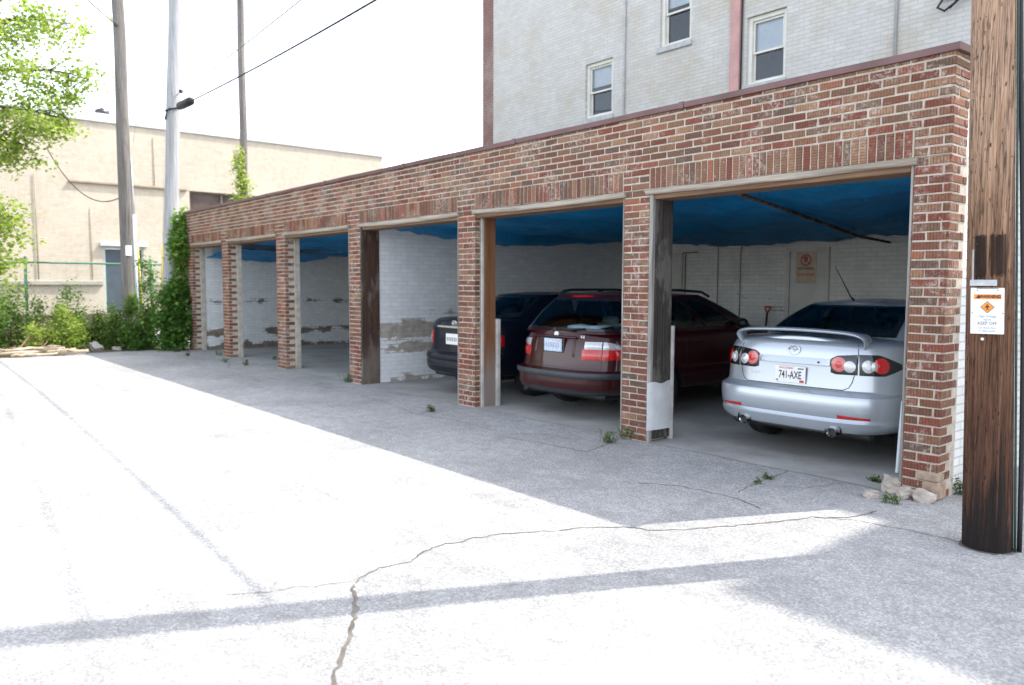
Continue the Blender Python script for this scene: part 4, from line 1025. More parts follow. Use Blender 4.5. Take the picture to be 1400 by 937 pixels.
def build_wagon():
    P = dict(paint=MT['burgundy'], mirror=MT['black'], glass=MT['glass_dark'], len=4.78, D=.74, Df=.9, n=2.9, crown=.03, rcrown=.04, gD=.36, gn=3.2, gw0=.76,
      rear=[(.28,.16,.70),(.31,.06,.80),(.345,.015,.845),(.40,0,.858),(.49,0,.866),(.495,-.012,.870),(.565,-.012,.870),(.57,.01,.866),(.585,.085,.862),(.64,.10,.862),(.76,.115,.862),(.88,.135,.856),(.96,.16,.842),(1.005,.19,.815)],
      front=[(.28,.2),(.4,0),(.6,.02),(.8,.1),(1.005,.35)], hood=(3.2,4.6,.80),
      g0=(.20,3.35,.785,1.003), g1=(.64,2.30,.61,1.45), bulge=.03, seats=(1.45,2.05), axles=(1.12,3.80), track=.745, wr=.32,
      windows=[('rear',0,.90,.05,.88),('side',1.02,1.27,.10,.88),('side',1.32,1.60,.10,.88),('side',1.64,1.93,.10,.88),('front',2.3,3,.08,.92)], doors=(1.24,1.60,1.98), handles=(1.32,1.68), spokes=6)
    c = build_car('burgundy_estate', 'burgundy estate car with roof rails parked between two brick piers', (-4.50, .25, 0), P); R = c.R; L = c.O
    def bz(mb, nm, m, p=R): return c.bld(mb, nm, [m], p)
    c.patch(-1.25, 1.25, .497, .563, .012, MT['grey_rubber'], 'bumper_strip', 40, 4)
    c.patch(-1.3, 1.3, .285, .36, .008, MT['grey_rubber'], 'bumper_skirt', 40, 3)
    for sg in (-1, 1):
        f = (lambda a, b: (a, b) if sg > 0 else (-b, -a)); t = (lambda k: k) if sg > 0 else (lambda k: 1-k)
        a0, a1 = f(.45, .695); h = c.patch(a0, a1, lambda k: .705+.0*k, .825, .012, MT['red_lens'], 'tail_lamp', 8, 3)
        c.patch(*f(.475, .69), .827, .915, .012, MT['clear_lens'], 'reversing_lens', 8, 3, h)
        h = c.patch(*f(.703, 1.12), lambda k: .705+.02*t(k), lambda k: .825+.01*t(k), .012, MT['red_lens'], 'tail_lamp', 14, 3)
        c.patch(*f(.703, .95), .827, lambda k: .915-.06*t(k)**2, .012, MT['clear_lens'], 'indicator_lens', 10, 3, h)
        c.seam([(sg*.699,.99),(sg*.699,.60)], .007, MT['black'], 'tailgate_gap')
    c.seam([(-.69,.60),(.69,.60)], .007, MT['black'], 'tailgate_gap')
    # number-plate recess with moulded lips
    mb = MB(); rows = []
    for i in range(13):
        a = -.36+.72*i/12; rows.append([c.la(a, .958, .002), c.la(a, .962, .022), c.la(a, .945, .026), c.la(a, .938, .002)])
    mb.grid(rows, 0, flip=True); bz(mb, 'tailgate_handle', MT['burgundy'])
    c.patch(-.35, -.315, .73, .935, .012, MT['burgundy'], 'recess_lip', 3, 6); c.patch(.315, .35, .73, .935, .012, MT['burgundy'], 'recess_lip', 3, 6)
    mb = MB(); YB = c.la(0, .82).y; mb.box(-.185, .185, YB-.010, YB+.03, .768, .945, b=.006); bz(mb, 'plate_frame', MT['black'])
    pl = plate(c, 0.0, YB-.011, .857, MT['plate_blue']); YP = YB-.0185
    text_mb('K84 230', .085, MT['grey_ink'], (L+V((0, .0885, .722)), (1,0,0), (0,0,1)), name='plate_lettering', parent=pl, bold=.001, sx=.62) if False else None
    mb = MB()
    rg = random.Random(4)
    for k in range(6): mb.box(-.125+k*.042, -.098+k*.042, YP, YP+.002, .83, .885)
    bz(mb, 'plate_marks', simple('faded_blue_mark', (.42,.42,.50), .6, 0, .1, 10), pl)
    mb = MB(); mb.box(.10,.14,YP,YP+.002,.905,.922); bz(mb, 'plate_sticker', MT['orange'], pl)
    yb = c.la(0, .985).y-.004; mb = MB(); mb.lathe([(.01,.036),(-.008,.036),(-.012,.03),(-.013,0)], 'y', (0, yb, .982), 24, sm=False); bz(mb, 'badge', MT['plate'])
    text_mb('9-5', .045, MT['chrome'], (L+V((.42, c.la(.42,.965).y-.004, .965)), (1,0.1,0), (0,0,1)), name='model_lettering', parent=R, bold=.001)
    # roof rails, brake light, wiper, pale strip for the glass reflection
    for sg in (-1, 1):
        mb = MB(); mb.tube([(sg*.545,.72,1.45),(sg*.545,.80,1.492),(sg*.55,.95,1.508),(sg*.55,1.8,1.508),(sg*.545,2.25,1.485),(sg*.54,2.42,1.425)], .017, 8)
        mb.box(sg*.535, sg*.56, 1.45, 1.53, 1.455, 1.50) if sg > 0 else mb.box(-.56, -.535, 1.45, 1.53, 1.455, 1.50)
        bz(mb, 'roof_rail', MT['black'])
    mb = MB(); mb.grid([[c.gr(-.22+.44*j/10, .915+.05*i/2, .007) for j in range(11)] for i in range(3)], 0); bz(mb, 'brake_light', MT['red_lens'])
    mb = MB(); p0 = c.gr(-.05, .03, .02); p1 = c.gr(.42, .10, .02); mb.tube([p0, p0.lerp(p1, .5)+V((0,-.01,.0)), p1], .008, 6); mb.lathe([(0,0),(-.02,.03),(0,.035)], 'y', p0, 10); bz(mb, 'wiper', MT['black'])
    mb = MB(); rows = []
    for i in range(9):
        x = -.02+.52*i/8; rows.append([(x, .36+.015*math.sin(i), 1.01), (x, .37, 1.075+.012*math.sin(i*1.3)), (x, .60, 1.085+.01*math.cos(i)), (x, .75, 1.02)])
    mb.grid(rows, 0); bz(mb, 'reflection_strip', simple('pale_blue_reflection', (.26,.37,.44), .8, 0, .2, 6))  # pale strip added to draw the reflection in the rear window
    mb = MB(); mb.box(-.70, .70, .25, .85, .24, .38, b=.03); mb.tube([(-.45,.2,.31),(-.45,.07,.30)], .03, 10); bz(mb, 'underbody', MT['black'])

def build_navy():
    P = dict(paint=MT['navy'], glass=MT['glass_dark'], len=4.53, D=.58, Df=.9, n=3.4, crown=.03, rcrown=.04, gD=.40, gn=2.9, gw0=.70,
      rear=[(.29,.10,.68),(.33,.03,.80),(.38,.008,.835),(.46,0,.845),(.49,.012,.848),(.51,.004,.85),(.55,0,.852),(.58,.015,.85),(.60,.06,.845),(.62,.09,.842),(.8,.10,.838),(.96,.11,.825),(1.03,.13,.80),(1.06,.155,.775),(1.08,.20,.75)],
      front=[(.29,.2),(.4,0),(.6,.02),(.8,.1),(1.08,.4)], hood=(3.1,4.4,.75),
      g0=(.50,3.40,.70,1.088), g1=(1.20,2.60,.53,1.425), bulge=.03, seats=(1.40,2.10), axles=(.98,3.58), track=.735, wr=.305,
      windows=[('rear',0,.80,.06,.90),('side',1.10,1.46,.12,.88),('side',1.50,1.90,.12,.88),('front',2.3,3,.08,.92)], doors=(1.30,1.62,1.98), handles=(1.36,1.70))
    c = build_car('navy_sedan', 'dark navy sedan half hidden behind a brick pier beside the white partition', (-6.67, .35, 0), P); R = c.R; L = c.O
    def bz(mb, nm, m, p=R): return c.bld(mb, nm, [m], p)
    for sg in (-1, 1):
        f = (lambda a, b: (a, b) if sg > 0 else (-b, -a)); t = (lambda k: k) if sg > 0 else (lambda k: 1-k)
        h = c.patch(*f(.57, .93), lambda k: .70+.03*t(k), lambda k: .91-.03*t(k), .012, MT['red_lens'], 'tail_lamp', 14, 4)
        c.disc(sg*.65, .81, .045, .05, .012, MT['clear_lens'], 'lens', h)
        c.seam([(sg*.60,1.05),(sg*.56,.68),(sg*.5,.625),(0,.625)], .007, MT['black'], 'boot_gap')
    mb = MB(); rows = []
    for i in range(17):
        a = -.42+.84*i/16; rows.append([c.la(a, .985, .002), c.la(a, .983, .02), c.la(a, .952, .022), c.la(a, .95, .002)])
    mb.grid(rows, 0, flip=True); bz(mb, 'boot_trim', MT['chrome'])
    pl = plate(c, 0.0, .088, .80, MT['plate'])
    mb = MB()
    for k in range(6): mb.box(-.125+k*.042, -.10+k*.042, .081, .0822, .77, .825)
    bz(mb, 'plate_marks', MT['grey_ink'], pl)
    yb = c.la(0, 1.025).y-.004; mb = MB()
    for (rx, rz, oz) in ((.055,.038,0),(.022,.036,0),(.04,.016,.016)): mb.tube([(rx*math.cos(2*PI*k/24), yb, 1.025+oz+rz*math.sin(2*PI*k/24)) for k in range(25)], .005, 6, caps=False)
    bz(mb, 'badge', MT['chrome'])
    c.patch(-.6, .6, .41, .425, .004, MT['black'], 'bumper_groove', 20, 1)
    mb = MB(); mb.box(-.66, .66, .22, .8, .24, .38, b=.03); bz(mb, 'underbody', MT['black'])
# ------------------------------------------------------------------ small things round the garage
def build_signs():
    # no-parking sign on the inner door
    o = V((-4.45, DEP-.032, 1.87)); w, h = .36, .52
    mb = MB(); mb.box(o.x-w/2, o.x+w/2, o.y-.004, o.y+.003, o.z-h/2, o.z+h/2, b=.002)
    S1 = mb.build('parking_sign', MT['sign_cream'], loc=o); tag(S1, 'faded cream no parking sign with red circle on the inner door', 'sign')
    y = o.y-.0055; cx, cz, r = o.x, o.z+.125, .095
    mb = MB()
    rows = []
    for k in range(33):
        th = 2*PI*k/32; rows.append([(cx+rr*math.cos(th), y, cz+rr*math.sin(th)) for rr in (r, r-.022)])
    mb.grid(rows, 0, sm=False)
    d = .7071; a = r-.012; q = .009
    mb.poly([(cx-a*d-q*d, y-.0004, cz+a*d-q*d), (cx+a*d-q*d, y-.0004, cz-a*d-q*d), (cx+a*d+q*d, y-.0004, cz-a*d+q*d), (cx-a*d+q*d, y-.0004, cz+a*d+q*d)])
    mb.build('prohibition_ring', MT['red_ink'], S1)
    text_mb('P', .135, MT['ink'], ((cx, y+.0002, cz), (1,0,0), (0,0,1)), name='symbol_lettering', parent=S1, bold=.003)
    text_mb('NO PARKING', .058, MT['ink'], ((o.x, y, o.z-.015), (1,0,0), (0,0,1)), name='sign_lettering', parent=S1, bold=.0012, sx=.8)
    text_mb('TOW AWAY', .066, MT['red_ink'], ((o.x, y, o.z-.115), (1,0,0), (0,0,1)), name='warning_lettering', parent=S1, bold=.0012, sx=.82)
    # shovel leaning on the back wall
    T = thing('shovel', 'shovel with red handle grip leaning on the inner back wall', 'shovel', (-5.05, 5.7, 0))
    mb = MB(); mb.tube([(-5.07,5.86,1.12),(-5.03,5.68,.32)], .017, 8); mb.build('shaft', MT['umber_wood'], T)
    mb = MB(); mb.tube([(-5.07,5.86,1.10),(-5.125,5.875,1.20),(-5.13,5.877,1.215),(-5.015,5.877,1.215),(-5.02,5.875,1.20),(-5.07,5.86,1.10)], .014, 7); mb.build('grip', MT['red_ink'], T)
    mb = MB(); mb.grid([[(-5.03+(.11*(1-abs(j-4)/4*0))*(j-4)/4*(1-.25*(i/6)**3), 5.68-.12*i/6+.03*((j-4)/4)**2, .34-.33*i/6) for j in range(9)] for i in range(7)], 0); mb.build('blade', MT['dark_metal'], T)
    # bent metal strip at the end pier
    mb = MB(); rows = []
    for k in range(12):
        t = k/11; z = .13+.56*t; x = -.315-.012*math.sin(t*2.6)-.03*(1-t)**2; y = .13
        rows.append([(x-.012, y, z), (x+.012, y-.008, z), (x+.014, y+.03, z), (x-.010, y+.04, z)])
    mb.grid(rows, 0, cv=True); tag(mb.build('metal_strip', MT['coping_white'], loc=(-.32,.13,.13)), 'bent white metal strip leaning on the end pier beside the silver sedan', 'metal strip')
    # rubble by the end pier
    st = [(-.34,.04,.075,.060,.068,.4,'largest square pinkish stone leaning by the foot of the end pier'), (-.19,-.07,.060,.05,.048,1.2,'rounded grey stone between two larger stones at the end pier'),
          (-.055,-.07,.082,.052,.048,.2,'long pale stone lying nearest the utility pole'), (-.36,-.25,.055,.04,.03,.9,'small flat pale stone out on the asphalt by the end pier')]
    for i, (x, y, sx, sy, sz, rot, lb) in enumerate(st):
        bm = bmesh.new(); bmesh.ops.create_cube(bm, size=1.7); bmesh.ops.subdivide_edges(bm, edges=bm.edges[:], cuts=3, use_grid_fill=True)
        for v in bm.verts:
            q = v.co.copy(); rr = q.normalized()*1.05; v.co = q.lerp(rr, .28 if i != 1 else .6)
            v.co += V((mnoise.noise(q*1.3+V((i*7,0,0))), mnoise.noise(q*1.3+V((0,i*7,3))), mnoise.noise(q*1.3+V((5,0,i*7)))))*.32
            v.co = Matrix.Rotation(rot, 3, 'Z') @ Matrix.Rotation(.25*(i % 2 == 0), 3, 'Y') @ V((v.co.x*sx, v.co.y*sy, v.co.z*sz))
            v.co += V((x, y, sz*.75))
        mb = MB(); mb.add_bm(bm, sm=False)
        tag(mb.build('stone', MT['stone'], loc=(x, y, 0)), lb, 'stone', 'rubble stones at the end pier')
    # concrete chunks by the bushes
    for i, (x, y, s, rt, lb) in enumerate(((-18.0,-1.78,.15,.5,'broken concrete slab tipped up under the bushes'), (-17.55,-1.42,.10,1.1,'small pale concrete lump at the edge of the shaded lot'), (-18.1,-2.05,.13,2.0,'flat concrete shard lying beside the dead branches'))):
        bm = bmesh.new(); bmesh.ops.create_cube(bm, size=1.0); bmesh.ops.subdivide_edges(bm, edges=bm.edges[:], cuts=2, use_grid_fill=True)
        for v in bm.verts:
            q = v.co.copy(); v.co += V((mnoise.noise(q*2+V((i*3,0,0))), mnoise.noise(q*2+V((0,i*3,3))), 0))*.25
            v.co = Matrix.Rotation(rt, 3, 'Z') @ Matrix.Rotation(.6 if i != 1 else .1, 3, 'Y') @ V((v.co.x*s*1.7, v.co.y*s*1.5, v.co.z*s*.7)); v.co += V((x, y, s*.55))
        mb = MB(); mb.add_bm(bm); tag(mb.build('concrete_chunk', MT['concrete'], loc=(x, y, 0)), lb, 'concrete chunk', 'broken concrete under the bushes')

# ------------------------------------------------------------------ poles and wires
def pole(name, label, mat, base, top, r0, r1, n=26):
    T = thing(name, label, 'pole', base)
    b, t = V(base), V(top); pts = []; rad = []
    for k in range(31):
        f = k/30; p = b.lerp(t, f); pts.append(p+V((mnoise.noise(V((f*5, base[0], 0))), mnoise.noise(V((f*5, base[0], 4))), 0))*.02*min(1, f*6)); rad.append(r0+(r1-r0)*f)
    mb = MB(); mb.tube(pts, rad, n); mb.build('shaft', mat, T); return T
NP = V((.605, -.80, 0)); NL = V((-.0235, -.028, 1)); NR = .133
def npole(z, ang, off=0.0, r=None):
    c = NP+NL*z; rr = (NR-.0075*min(z,4)-.001*max(0,z-4) if r is None else r)+off
    return c+V((math.cos(ang)*rr, math.sin(ang)*rr, 0))
def build_poles():
    # near utility pole
    T = thing('utility_pole', 'thick creosoted wooden utility pole in front of the garage corner', 'utility pole', tuple(NP))
    mb = MB(); rows = []; N = 64
    for k in range(121):
        z = -.02+k*.09; row = []
        for j in range(N):
            a = 2*PI*j/N; d = .0035*mnoise.noise(V((math.cos(a)*9, math.sin(a)*9, z*.35)))+.002*mnoise.noise(V((math.cos(a)*28, math.sin(a)*28, z*.9)))
            ck = abs(mnoise.noise(V((math.cos(a)*5.5, math.sin(a)*5.5, z*.12+7))))
            if ck < .045: d -= .010*(1-ck/.045)
            row.append(npole(z, a, d))
        rows.append(row)
    mb.grid(rows, 0, cv=True); mb.build('shaft', MT['near_pole'], T)
    av = math.atan2(-5.94+.8, 2.28-.6)     # side that faces the lot
    def strip(a0, a1, z0, z1, off, n=8, m=10, jag=0.0):
        mb = MB(); mb.grid([[npole(z0+(z1-z0)*i/m + (jag*mnoise.noise(V((j*1.7, z0, i)) ) if i in (0, m) else 0), a0+(a1-a0)*j/n, off) for j in range(n+1)] for i in range(m+1)], 0); return mb
    rq = random.Random(6)
    for a0, a1, z0, z1 in ((av-.66, av-.16, 1.60, 1.865), (av+.01, av+.66, 1.615, 1.868)):
        mb = MB(); n = 26
        for k in range(n):
            b0 = a0+(a1-a0)*k/n; b1 = a0+(a1-a0)*(k+1)/n; e0 = z0+abs(rq.gauss(0,.014)); e1 = z1-abs(rq.gauss(0,.008)); o_ = .0035+rq.uniform(0,.0015)
            if rq.random() < .10: continue
            mb.grid([[npole(e0+(e1-e0)*i/4, b0+(b1-b0)*j, o_) for j in (0, 1.02)] for i in range(5)], 0, sm=False)
        mb.build('charred_patch', MT['char'], T)
    mb = MB(); mb.tube([npole(z, av+1.33, .012) for z in [k*.25 for k in range(40)]], .007, 8); mb.build('ground_wire', MT['dark_green'], T)
    mb = MB(); mb.tube([npole(z, av+1.52, .03+.012*math.sin(z*1.3)) for z in [k*.2 for k in range(45)]], .014, 8); mb.build('riser_cable', MT['cable'], T)
    strip(av-.80, av-.70, 1.60, 1.78, .006).build('metal_cleat', MT['galv'], T)
    rg = random.Random(8)
    for k in range(70):
        mb = MB(); a = av+rg.uniform(-1.2, 1.2); z = rg.uniform(.5, 3.6); p = npole(z, a, .002); q = npole(z, a, .008); mb.tube([p, q], .003, 5); mb.build('nail', MT['dark_metal'], T)
    # warning sign: a flat plate tacked to the pole
    nrm = V((math.cos(av), math.sin(av), 0)); rt = V((-nrm.y, nrm.x, 0)); up = (NL.normalized()); up = (up-nrm*up.dot(nrm)).normalized()
    if rt.dot(V((.641,.767,0))) < 0: rt = -rt
    C0 = npole(1.425, av, .012)-rt*.012
    def P(u, v, d=0.0): return C0+rt*u+up*v+nrm*d
    w, h = .166, .265; mb = MB()
    rows = [[P((-.5+i/8)*w, (-.5+j/8)*h, -.004*((-.5+i/8)*2)**2+.0015*math.sin(j)) for i in range(9)] for j in range(9)]
    mb.grid(rows, 0); rows2 = [[p-nrm*.003 for p in r] for r in rows]; mb.grid(rows2, 0, flip=True)
    W = mb.build('warning_sign', MT['sign_white'], loc=C0); tag(W, 'white and orange high voltage warning sign tacked on the near pole', 'sign')
    def rect(u0, u1, v0, v1, d, nm, m, par=W):
        mb = MB(); mb.grid([[P(u0+(u1-u0)*i/4, v0+(v1-v0)*j/2, d-.004*((u0+(u1-u0)*i/4)/w*2)**2) for i in range(5)] for j in range(3)], 0, sm=False); return mb.build(nm, MT[m], par)
    rect(-.068, .068, .068, .096, .003, 'warning_band', 'orange')
    def tx(s, size, u, v, m, nm='sign_lettering', b=.0001, sx=.85): text_mb(s, size, MT[m], (P(u, v, .0042), rt, up), name=nm, parent=W, bold=b, sx=sx)
    tx('WARNING', .026, .012, .082, 'ink', 'warning_lettering', .0009)
    mb = MB(); mb.poly([P(-.058,.073,.0042), P(-.034,.073,.0042), P(-.046,.093,.0042)]); mb.build('alert_triangle', MT['ink'], W)
    s = .035
    mb = MB(); mb.poly([P(-s,.022,.003), P(0,.022-s,.003), P(s,.022,.003), P(0,.022+s,.003)]); mb.build('diamond_border', MT['ink'], W)
    s = .0315
    mb = MB(); mb.poly([P(-s,.022,.0036), P(0,.022-s,.0036), P(s,.022,.0036), P(0,.022+s,.0036)]); mb.build('diamond', MT['orange'], W)
    mb = MB()     # figure struck by a bolt
    q = .0042
    mb.poly([P(-.004,.038,q),P(.004,.038,q),P(.005,.032,q),P(-.005,.032,q)]); mb.poly([P(-.006,.030,q),P(.006,.030,q),P(.004,.014,q),P(-.004,.014,q)])
    mb.poly([P(-.004,.0135,q),P(-.0005,.0135,q),P(-.004,.002,q),P(-.007,.003,q)]); mb.poly([P(.0005,.0135,q),P(.004,.0135,q),P(.008,.004,q),P(.005,.002,q)]); mb.poly([P(.006,.029,q),P(.016,.022,q),P(.015,.019,q),P(.005,.024,q)]); mb.poly([P(-.006,.029,q),P(-.014,.018,q),P(-.012,.016,q),P(-.005,.024,q)])
    mb.build('shock_symbol', MT['ink'], W)
    tx('High Voltage', .0205, 0, -.031, 'grey_ink'); tx('Above', .0185, 0, -.050, 'grey_ink'); tx('KEEP OFF', .027, 0, -.072, 'grey_ink', b=.0003)
    tx('Can shock, burn', .0165, 0, -.097, 'grey_ink'); tx('or cause death.', .0165, 0, -.115, 'grey_ink')
    for u, v in ((-.05,.118), (.05,.118), (.076,-.012), (-.074,-.012)):
        c_ = P(u, v, .001); mb = MB(); mb.tube([c_, c_+nrm*.005], .0035, 7); mb.build('nail', MT['dark_metal'], W)
    rect(-.055, .055, .1275, .131, .0045, 'slot', 'dark_metal')
    C1 = C0; mb = MB(); c1 = P(-.022, .162, .0); mb.grid([[P(-.088+.134*i/4, .145+.034*j/2, .002) for i in range(5)] for j in range(3)], 0, sm=False); mb.grid([[P(-.088+.134*i/4, .145+.034*j/2, -.001) for i in range(5)] for j in range(3)], 0, sm=False)
    tag(mb.build('metal_tag', MT['galv'], loc=c1), 'thin grey metal tag nailed just above the warning sign', 'tag')
    mb = MB(); c2 = P(-.022, -.163, .001); mb.lathe([(0,0),(0,.009),(.004,.008),(.005,0)], 'y', (c2.x, c2.y-.004, c2.z), 10); tag(mb.build('pole_button', MT['sign_white'], loc=c2), 'tiny white marker button nailed below the warning sign', 'marker')
    # far poles
    T1 = pole('utility_pole', 'dark weathered utility pole with a small white notice behind the fence bushes', MT['far_pole'], (-18.5,-.88,0), (-18.5,-.95,10.6), .165, .125); T1['category'] = 'utility pole'
    mb = MB(); mb.tube([(-18.40,-.745,.1),(-18.40,-.75,3.25)], .045, 10); mb.tube([(-18.4,-.75,3.2),(-18.41,-.77,4.6)], .018, 8); mb.build('conduit', MT['coping_white'], T1)
    mb = MB(); mb.tube([(-18.40,-1.02,7.72),(-18.3,-1.06,7.72)], .04, 8); mb.build('wire_clamp', MT['dark_metal'], T1)
    mb = MB(); mb.box(-18.333, -18.328, -.98, -.84, 2.25, 2.5); mb.xf(Matrix.Identity(4)); tag(mb.build('notice', MT['sign_white'], loc=(-18.33,-.91,2.37)), 'small white paper notice on the dark far utility pole', 'notice')
    T2 = pole('utility_pole', 'pale silvery leaning pole rising from the ivy at the garage end', MT['pale_pole'], (-17.4,-.31,0), (-17.4,.16,10.8), .165, .145); T2['category'] = 'utility pole'
    mb = MB(); mb.tube([(-17.4+.17*math.cos(a), -.06+.17*math.sin(a), 5.72+.05*math.sin(a*1.0)) for a in [2*PI*k/16 for k in range(17)]], .018, 6, caps=False)
    mb.tube([(-17.24,-.18,5.72),(-17.3,-.24,5.6),(-17.38,-.25,5.45)], .018, 6); mb.build('pole_strap', MT['cable'], T2)
    T3 = pole('utility_pole', 'slim dark utility pole behind the garage roof with climbing leaves', MT['far_pole'], (-22,3.38,0), (-22,3.40,12.5), .125, .10); T3['category'] = 'utility pole'
    # wires
    def wire(name, label, a, b, sag, r, mat, n=60):
        a, b = V(a), V(b); mb = MB(); mb.tube([a.lerp(b, k/n)-V((0,0,4*sag*(k/n)*(1-k/n))) for k in range(n+1)], r, 6); return tag(mb.build(name, mat, loc=a), label, 'wire')
    A = V((-17.22,-.02,5.74)); B = V((.42,-.98,5.25))
    w1 = wire('overhead_cable', 'thick black overhead cable from the silvery pole to the near pole', A, B, .15, .016, MT['cable'])
    def at(f): return A.lerp(B, f)-V((0,0,4*.15*f*(1-f)))
    mb = MB(); p0, p1 = at(.014), at(.070); mb.tube([p0, p0.lerp(p1,.06), p1.lerp(p0,.06), p1], [.05,.095,.095,.05], 12); mb.build('splice_case', MT['cable'], w1)
    w2 = wire('overhead_wire', 'thin grey wire running above the thick black overhead cable', (-17.25,.0,6.05), (.38,-1.0,6.35), .15, .010, MT['thin_wire'])
    mb = MB(); q = V((-17.25,.0,6.05)).lerp(V((.38,-1.0,6.35)), .02); mb.lathe([(-.03,0),(-.03,.035),(0,.05),(.04,.03),(.05,0)], 'x', q, 10); mb.build('insulator', MT['cable'], w2)
    wire('overhead_wire', 'black wire leaving the dark far pole towards the tree', (-18.33,-1.05,7.72), (-6.5,-9.6,9.4), .25, .014, MT['cable'])
    wire('overhead_wire', 'faint thin wire dropping between the two tall far poles', (-17.45,-.4,9.6), (-18.42,-.7,5.0), .03, .004, MT['thin_wire'])
    wire('slack_cable', 'drooping brown cable loop hanging across the tan wall', (-20.6,-2.2,5.0), (-18.45,-.75,3.9), .75, .013, MT['umber_wood'], 30)
    # guy wires with guards
    for x, y, tx_, ty, lb in ((-19.0,-.42,-18.55,-.93,'yellow guarded guy wire nearest the dark far pole'), (-19.2,.02,-17.5,-.1,'second guy wire with yellow guard beside the silvery pole')):
        T = thing('guy_wire', lb, 'guy wire', (x, y, 0)); a, b = V((x, y, 0)), V((tx_, ty, 8.5)); mb = MB(); mb.tube([a, b], .006, 6); mb.build('strand', MT['galv'], T)
        mb = MB(); mb.tube([a.lerp(b, .02), a.lerp(b, .30)], .026, 8); mb.build('guard', MT['yellow_guard'], T)
    # green chain-link fence
    F = thing('chain_link_fence', 'green chain link fence with a top rail beyond the bushes', 'fence', (-19.4,-4,0)); fx = -19.4; y0, y1 = -9.0, .55; H = 2.07
    mb = MB(); mb.tube([(fx,y0,H),(fx,y1,H)], .024, 8); mb.build('top_rail', MT['green_metal'], F)
    for y in (-8.4,-5.7,-2.93,-.12): 
        mb = MB(); mb.tube([(fx-.03,y,0),(fx-.03,y,H+.10)], .034, 8); mb.lathe([(0,.04),(.03,.03),(.05,0)], 'z', (fx-.03,y,H+.1), 8); mb.build('post', MT['green_metal'], F)
    mb = MB(); pitch = .075; k = y0-H
    while k < y1:
        a, b = max(k, y0), min(k+H, y1)
        if b > a: mb.tube([(fx, a, a-k), (fx, b, b-k)], .0016, 3, caps=False)
        a, b = max(k, y0), min(k+H, y1)
        if b > a: mb.tube([(fx+.004, a, H-(a-k)), (fx+.004, b, H-(b-k))], .0016, 3, caps=False)
        k += pitch
    mb.build('mesh', MT['green_metal'], F)
    mb = MB(); mb.box(-20.3,-20.0,-9,-.1,0,.80,b=.02); tag(mb.build('block_wall', MT['lowwall'], loc=(-20.1,-4,0)), 'low brown block wall half hidden behind the bushes', 'wall')

# ------------------------------------------------------------------ plants
def leaf(mb, p, s, rng, flat=.35, lo=0.0, hi=1.0, drop=0.0):
    d = V((rng.gauss(0,1), rng.gauss(0,1), rng.gauss(0,.5)-drop)).normalized(); n = V((rng.gauss(0,.6), rng.gauss(0,.6), 1)).normalized()
    sd = d.cross(n)
    if sd.length < .05: sd = d.cross(V((1,0,0)))
    sd = sd.normalized()*s*flat; n = sd.cross(d).normalized()
    i = len(mb.v); b = p; t = p+d*s; m = p+d*s*.45
    mb.v += [tuple(b), tuple(m+sd+n*s*.10), tuple(t), tuple(m-sd+n*s*.10)]
    r = min(.999, max(0, lo+(hi-lo)*rng.random()))
    mb.face((i, i+1, i+2), 0, r); mb.face((i, i+2, i+3), 0, r)
def blob(mb, c, rad, n, s, rng, lo=0, hi=1, flat=.35, drop=0.0):
    c = V(c)
    for _ in range(n):
        p = V((rng.gauss(0,1)*rad[0]*.5, rng.gauss(0,1)*rad[1]*.5, rng.gauss(0,1)*rad[2]*.5))+c
        if p.z < .02: p.z = .02+rng.random()*.06
        leaf(mb, p, s*rng.uniform(.6,1.3), rng, flat, lo, hi, drop)
def bush(label, base, size, n, mat, seed, s=.065, lo=0, hi=1, name='bush', cat='bush', group='bushes along the fence', stems=7, clumps=16):
    rng = random.Random(seed); T = thing(name, label, cat, base, group); b = V(base); mb = MB(); st = MB()
    tips = []
    for k in range(clumps):
        while True:
            q = V((rng.uniform(-1,1), rng.uniform(-1,1), rng.uniform(0,1)))
            if q.x**2+q.y**2+(q.z*.9)**2 < 1.0: break
        c = b+V((q.x*size[0], q.y*size[1], q.z*size[2])); tips.append(c); f = rng.uniform(.18,.36)
        tone = rng.uniform(-.22,.22)
        blob(mb, c, (size[0]*f+.05, size[1]*f+.05, size[2]*f*.8+.04), n//clumps, s, rng, max(0, lo+tone), min(1, hi+tone))
    for k in range(stems):
        c = tips[k % len(tips)]; p0 = b+V((rng.uniform(-.2,.2)*size[0], rng.uniform(-.2,.2)*size[1], 0)); m = p0.lerp(c, .5)+V((rng.uniform(-.08,.08), rng.uniform(-.08,.08), .1))
        st.tube([p0, m, c, c+(c-m)*.35], [.014,.010,.006,.002], 5)
    mb.build('foliage', MT[mat], T); st.build('stem', MT['twig'], T); return T
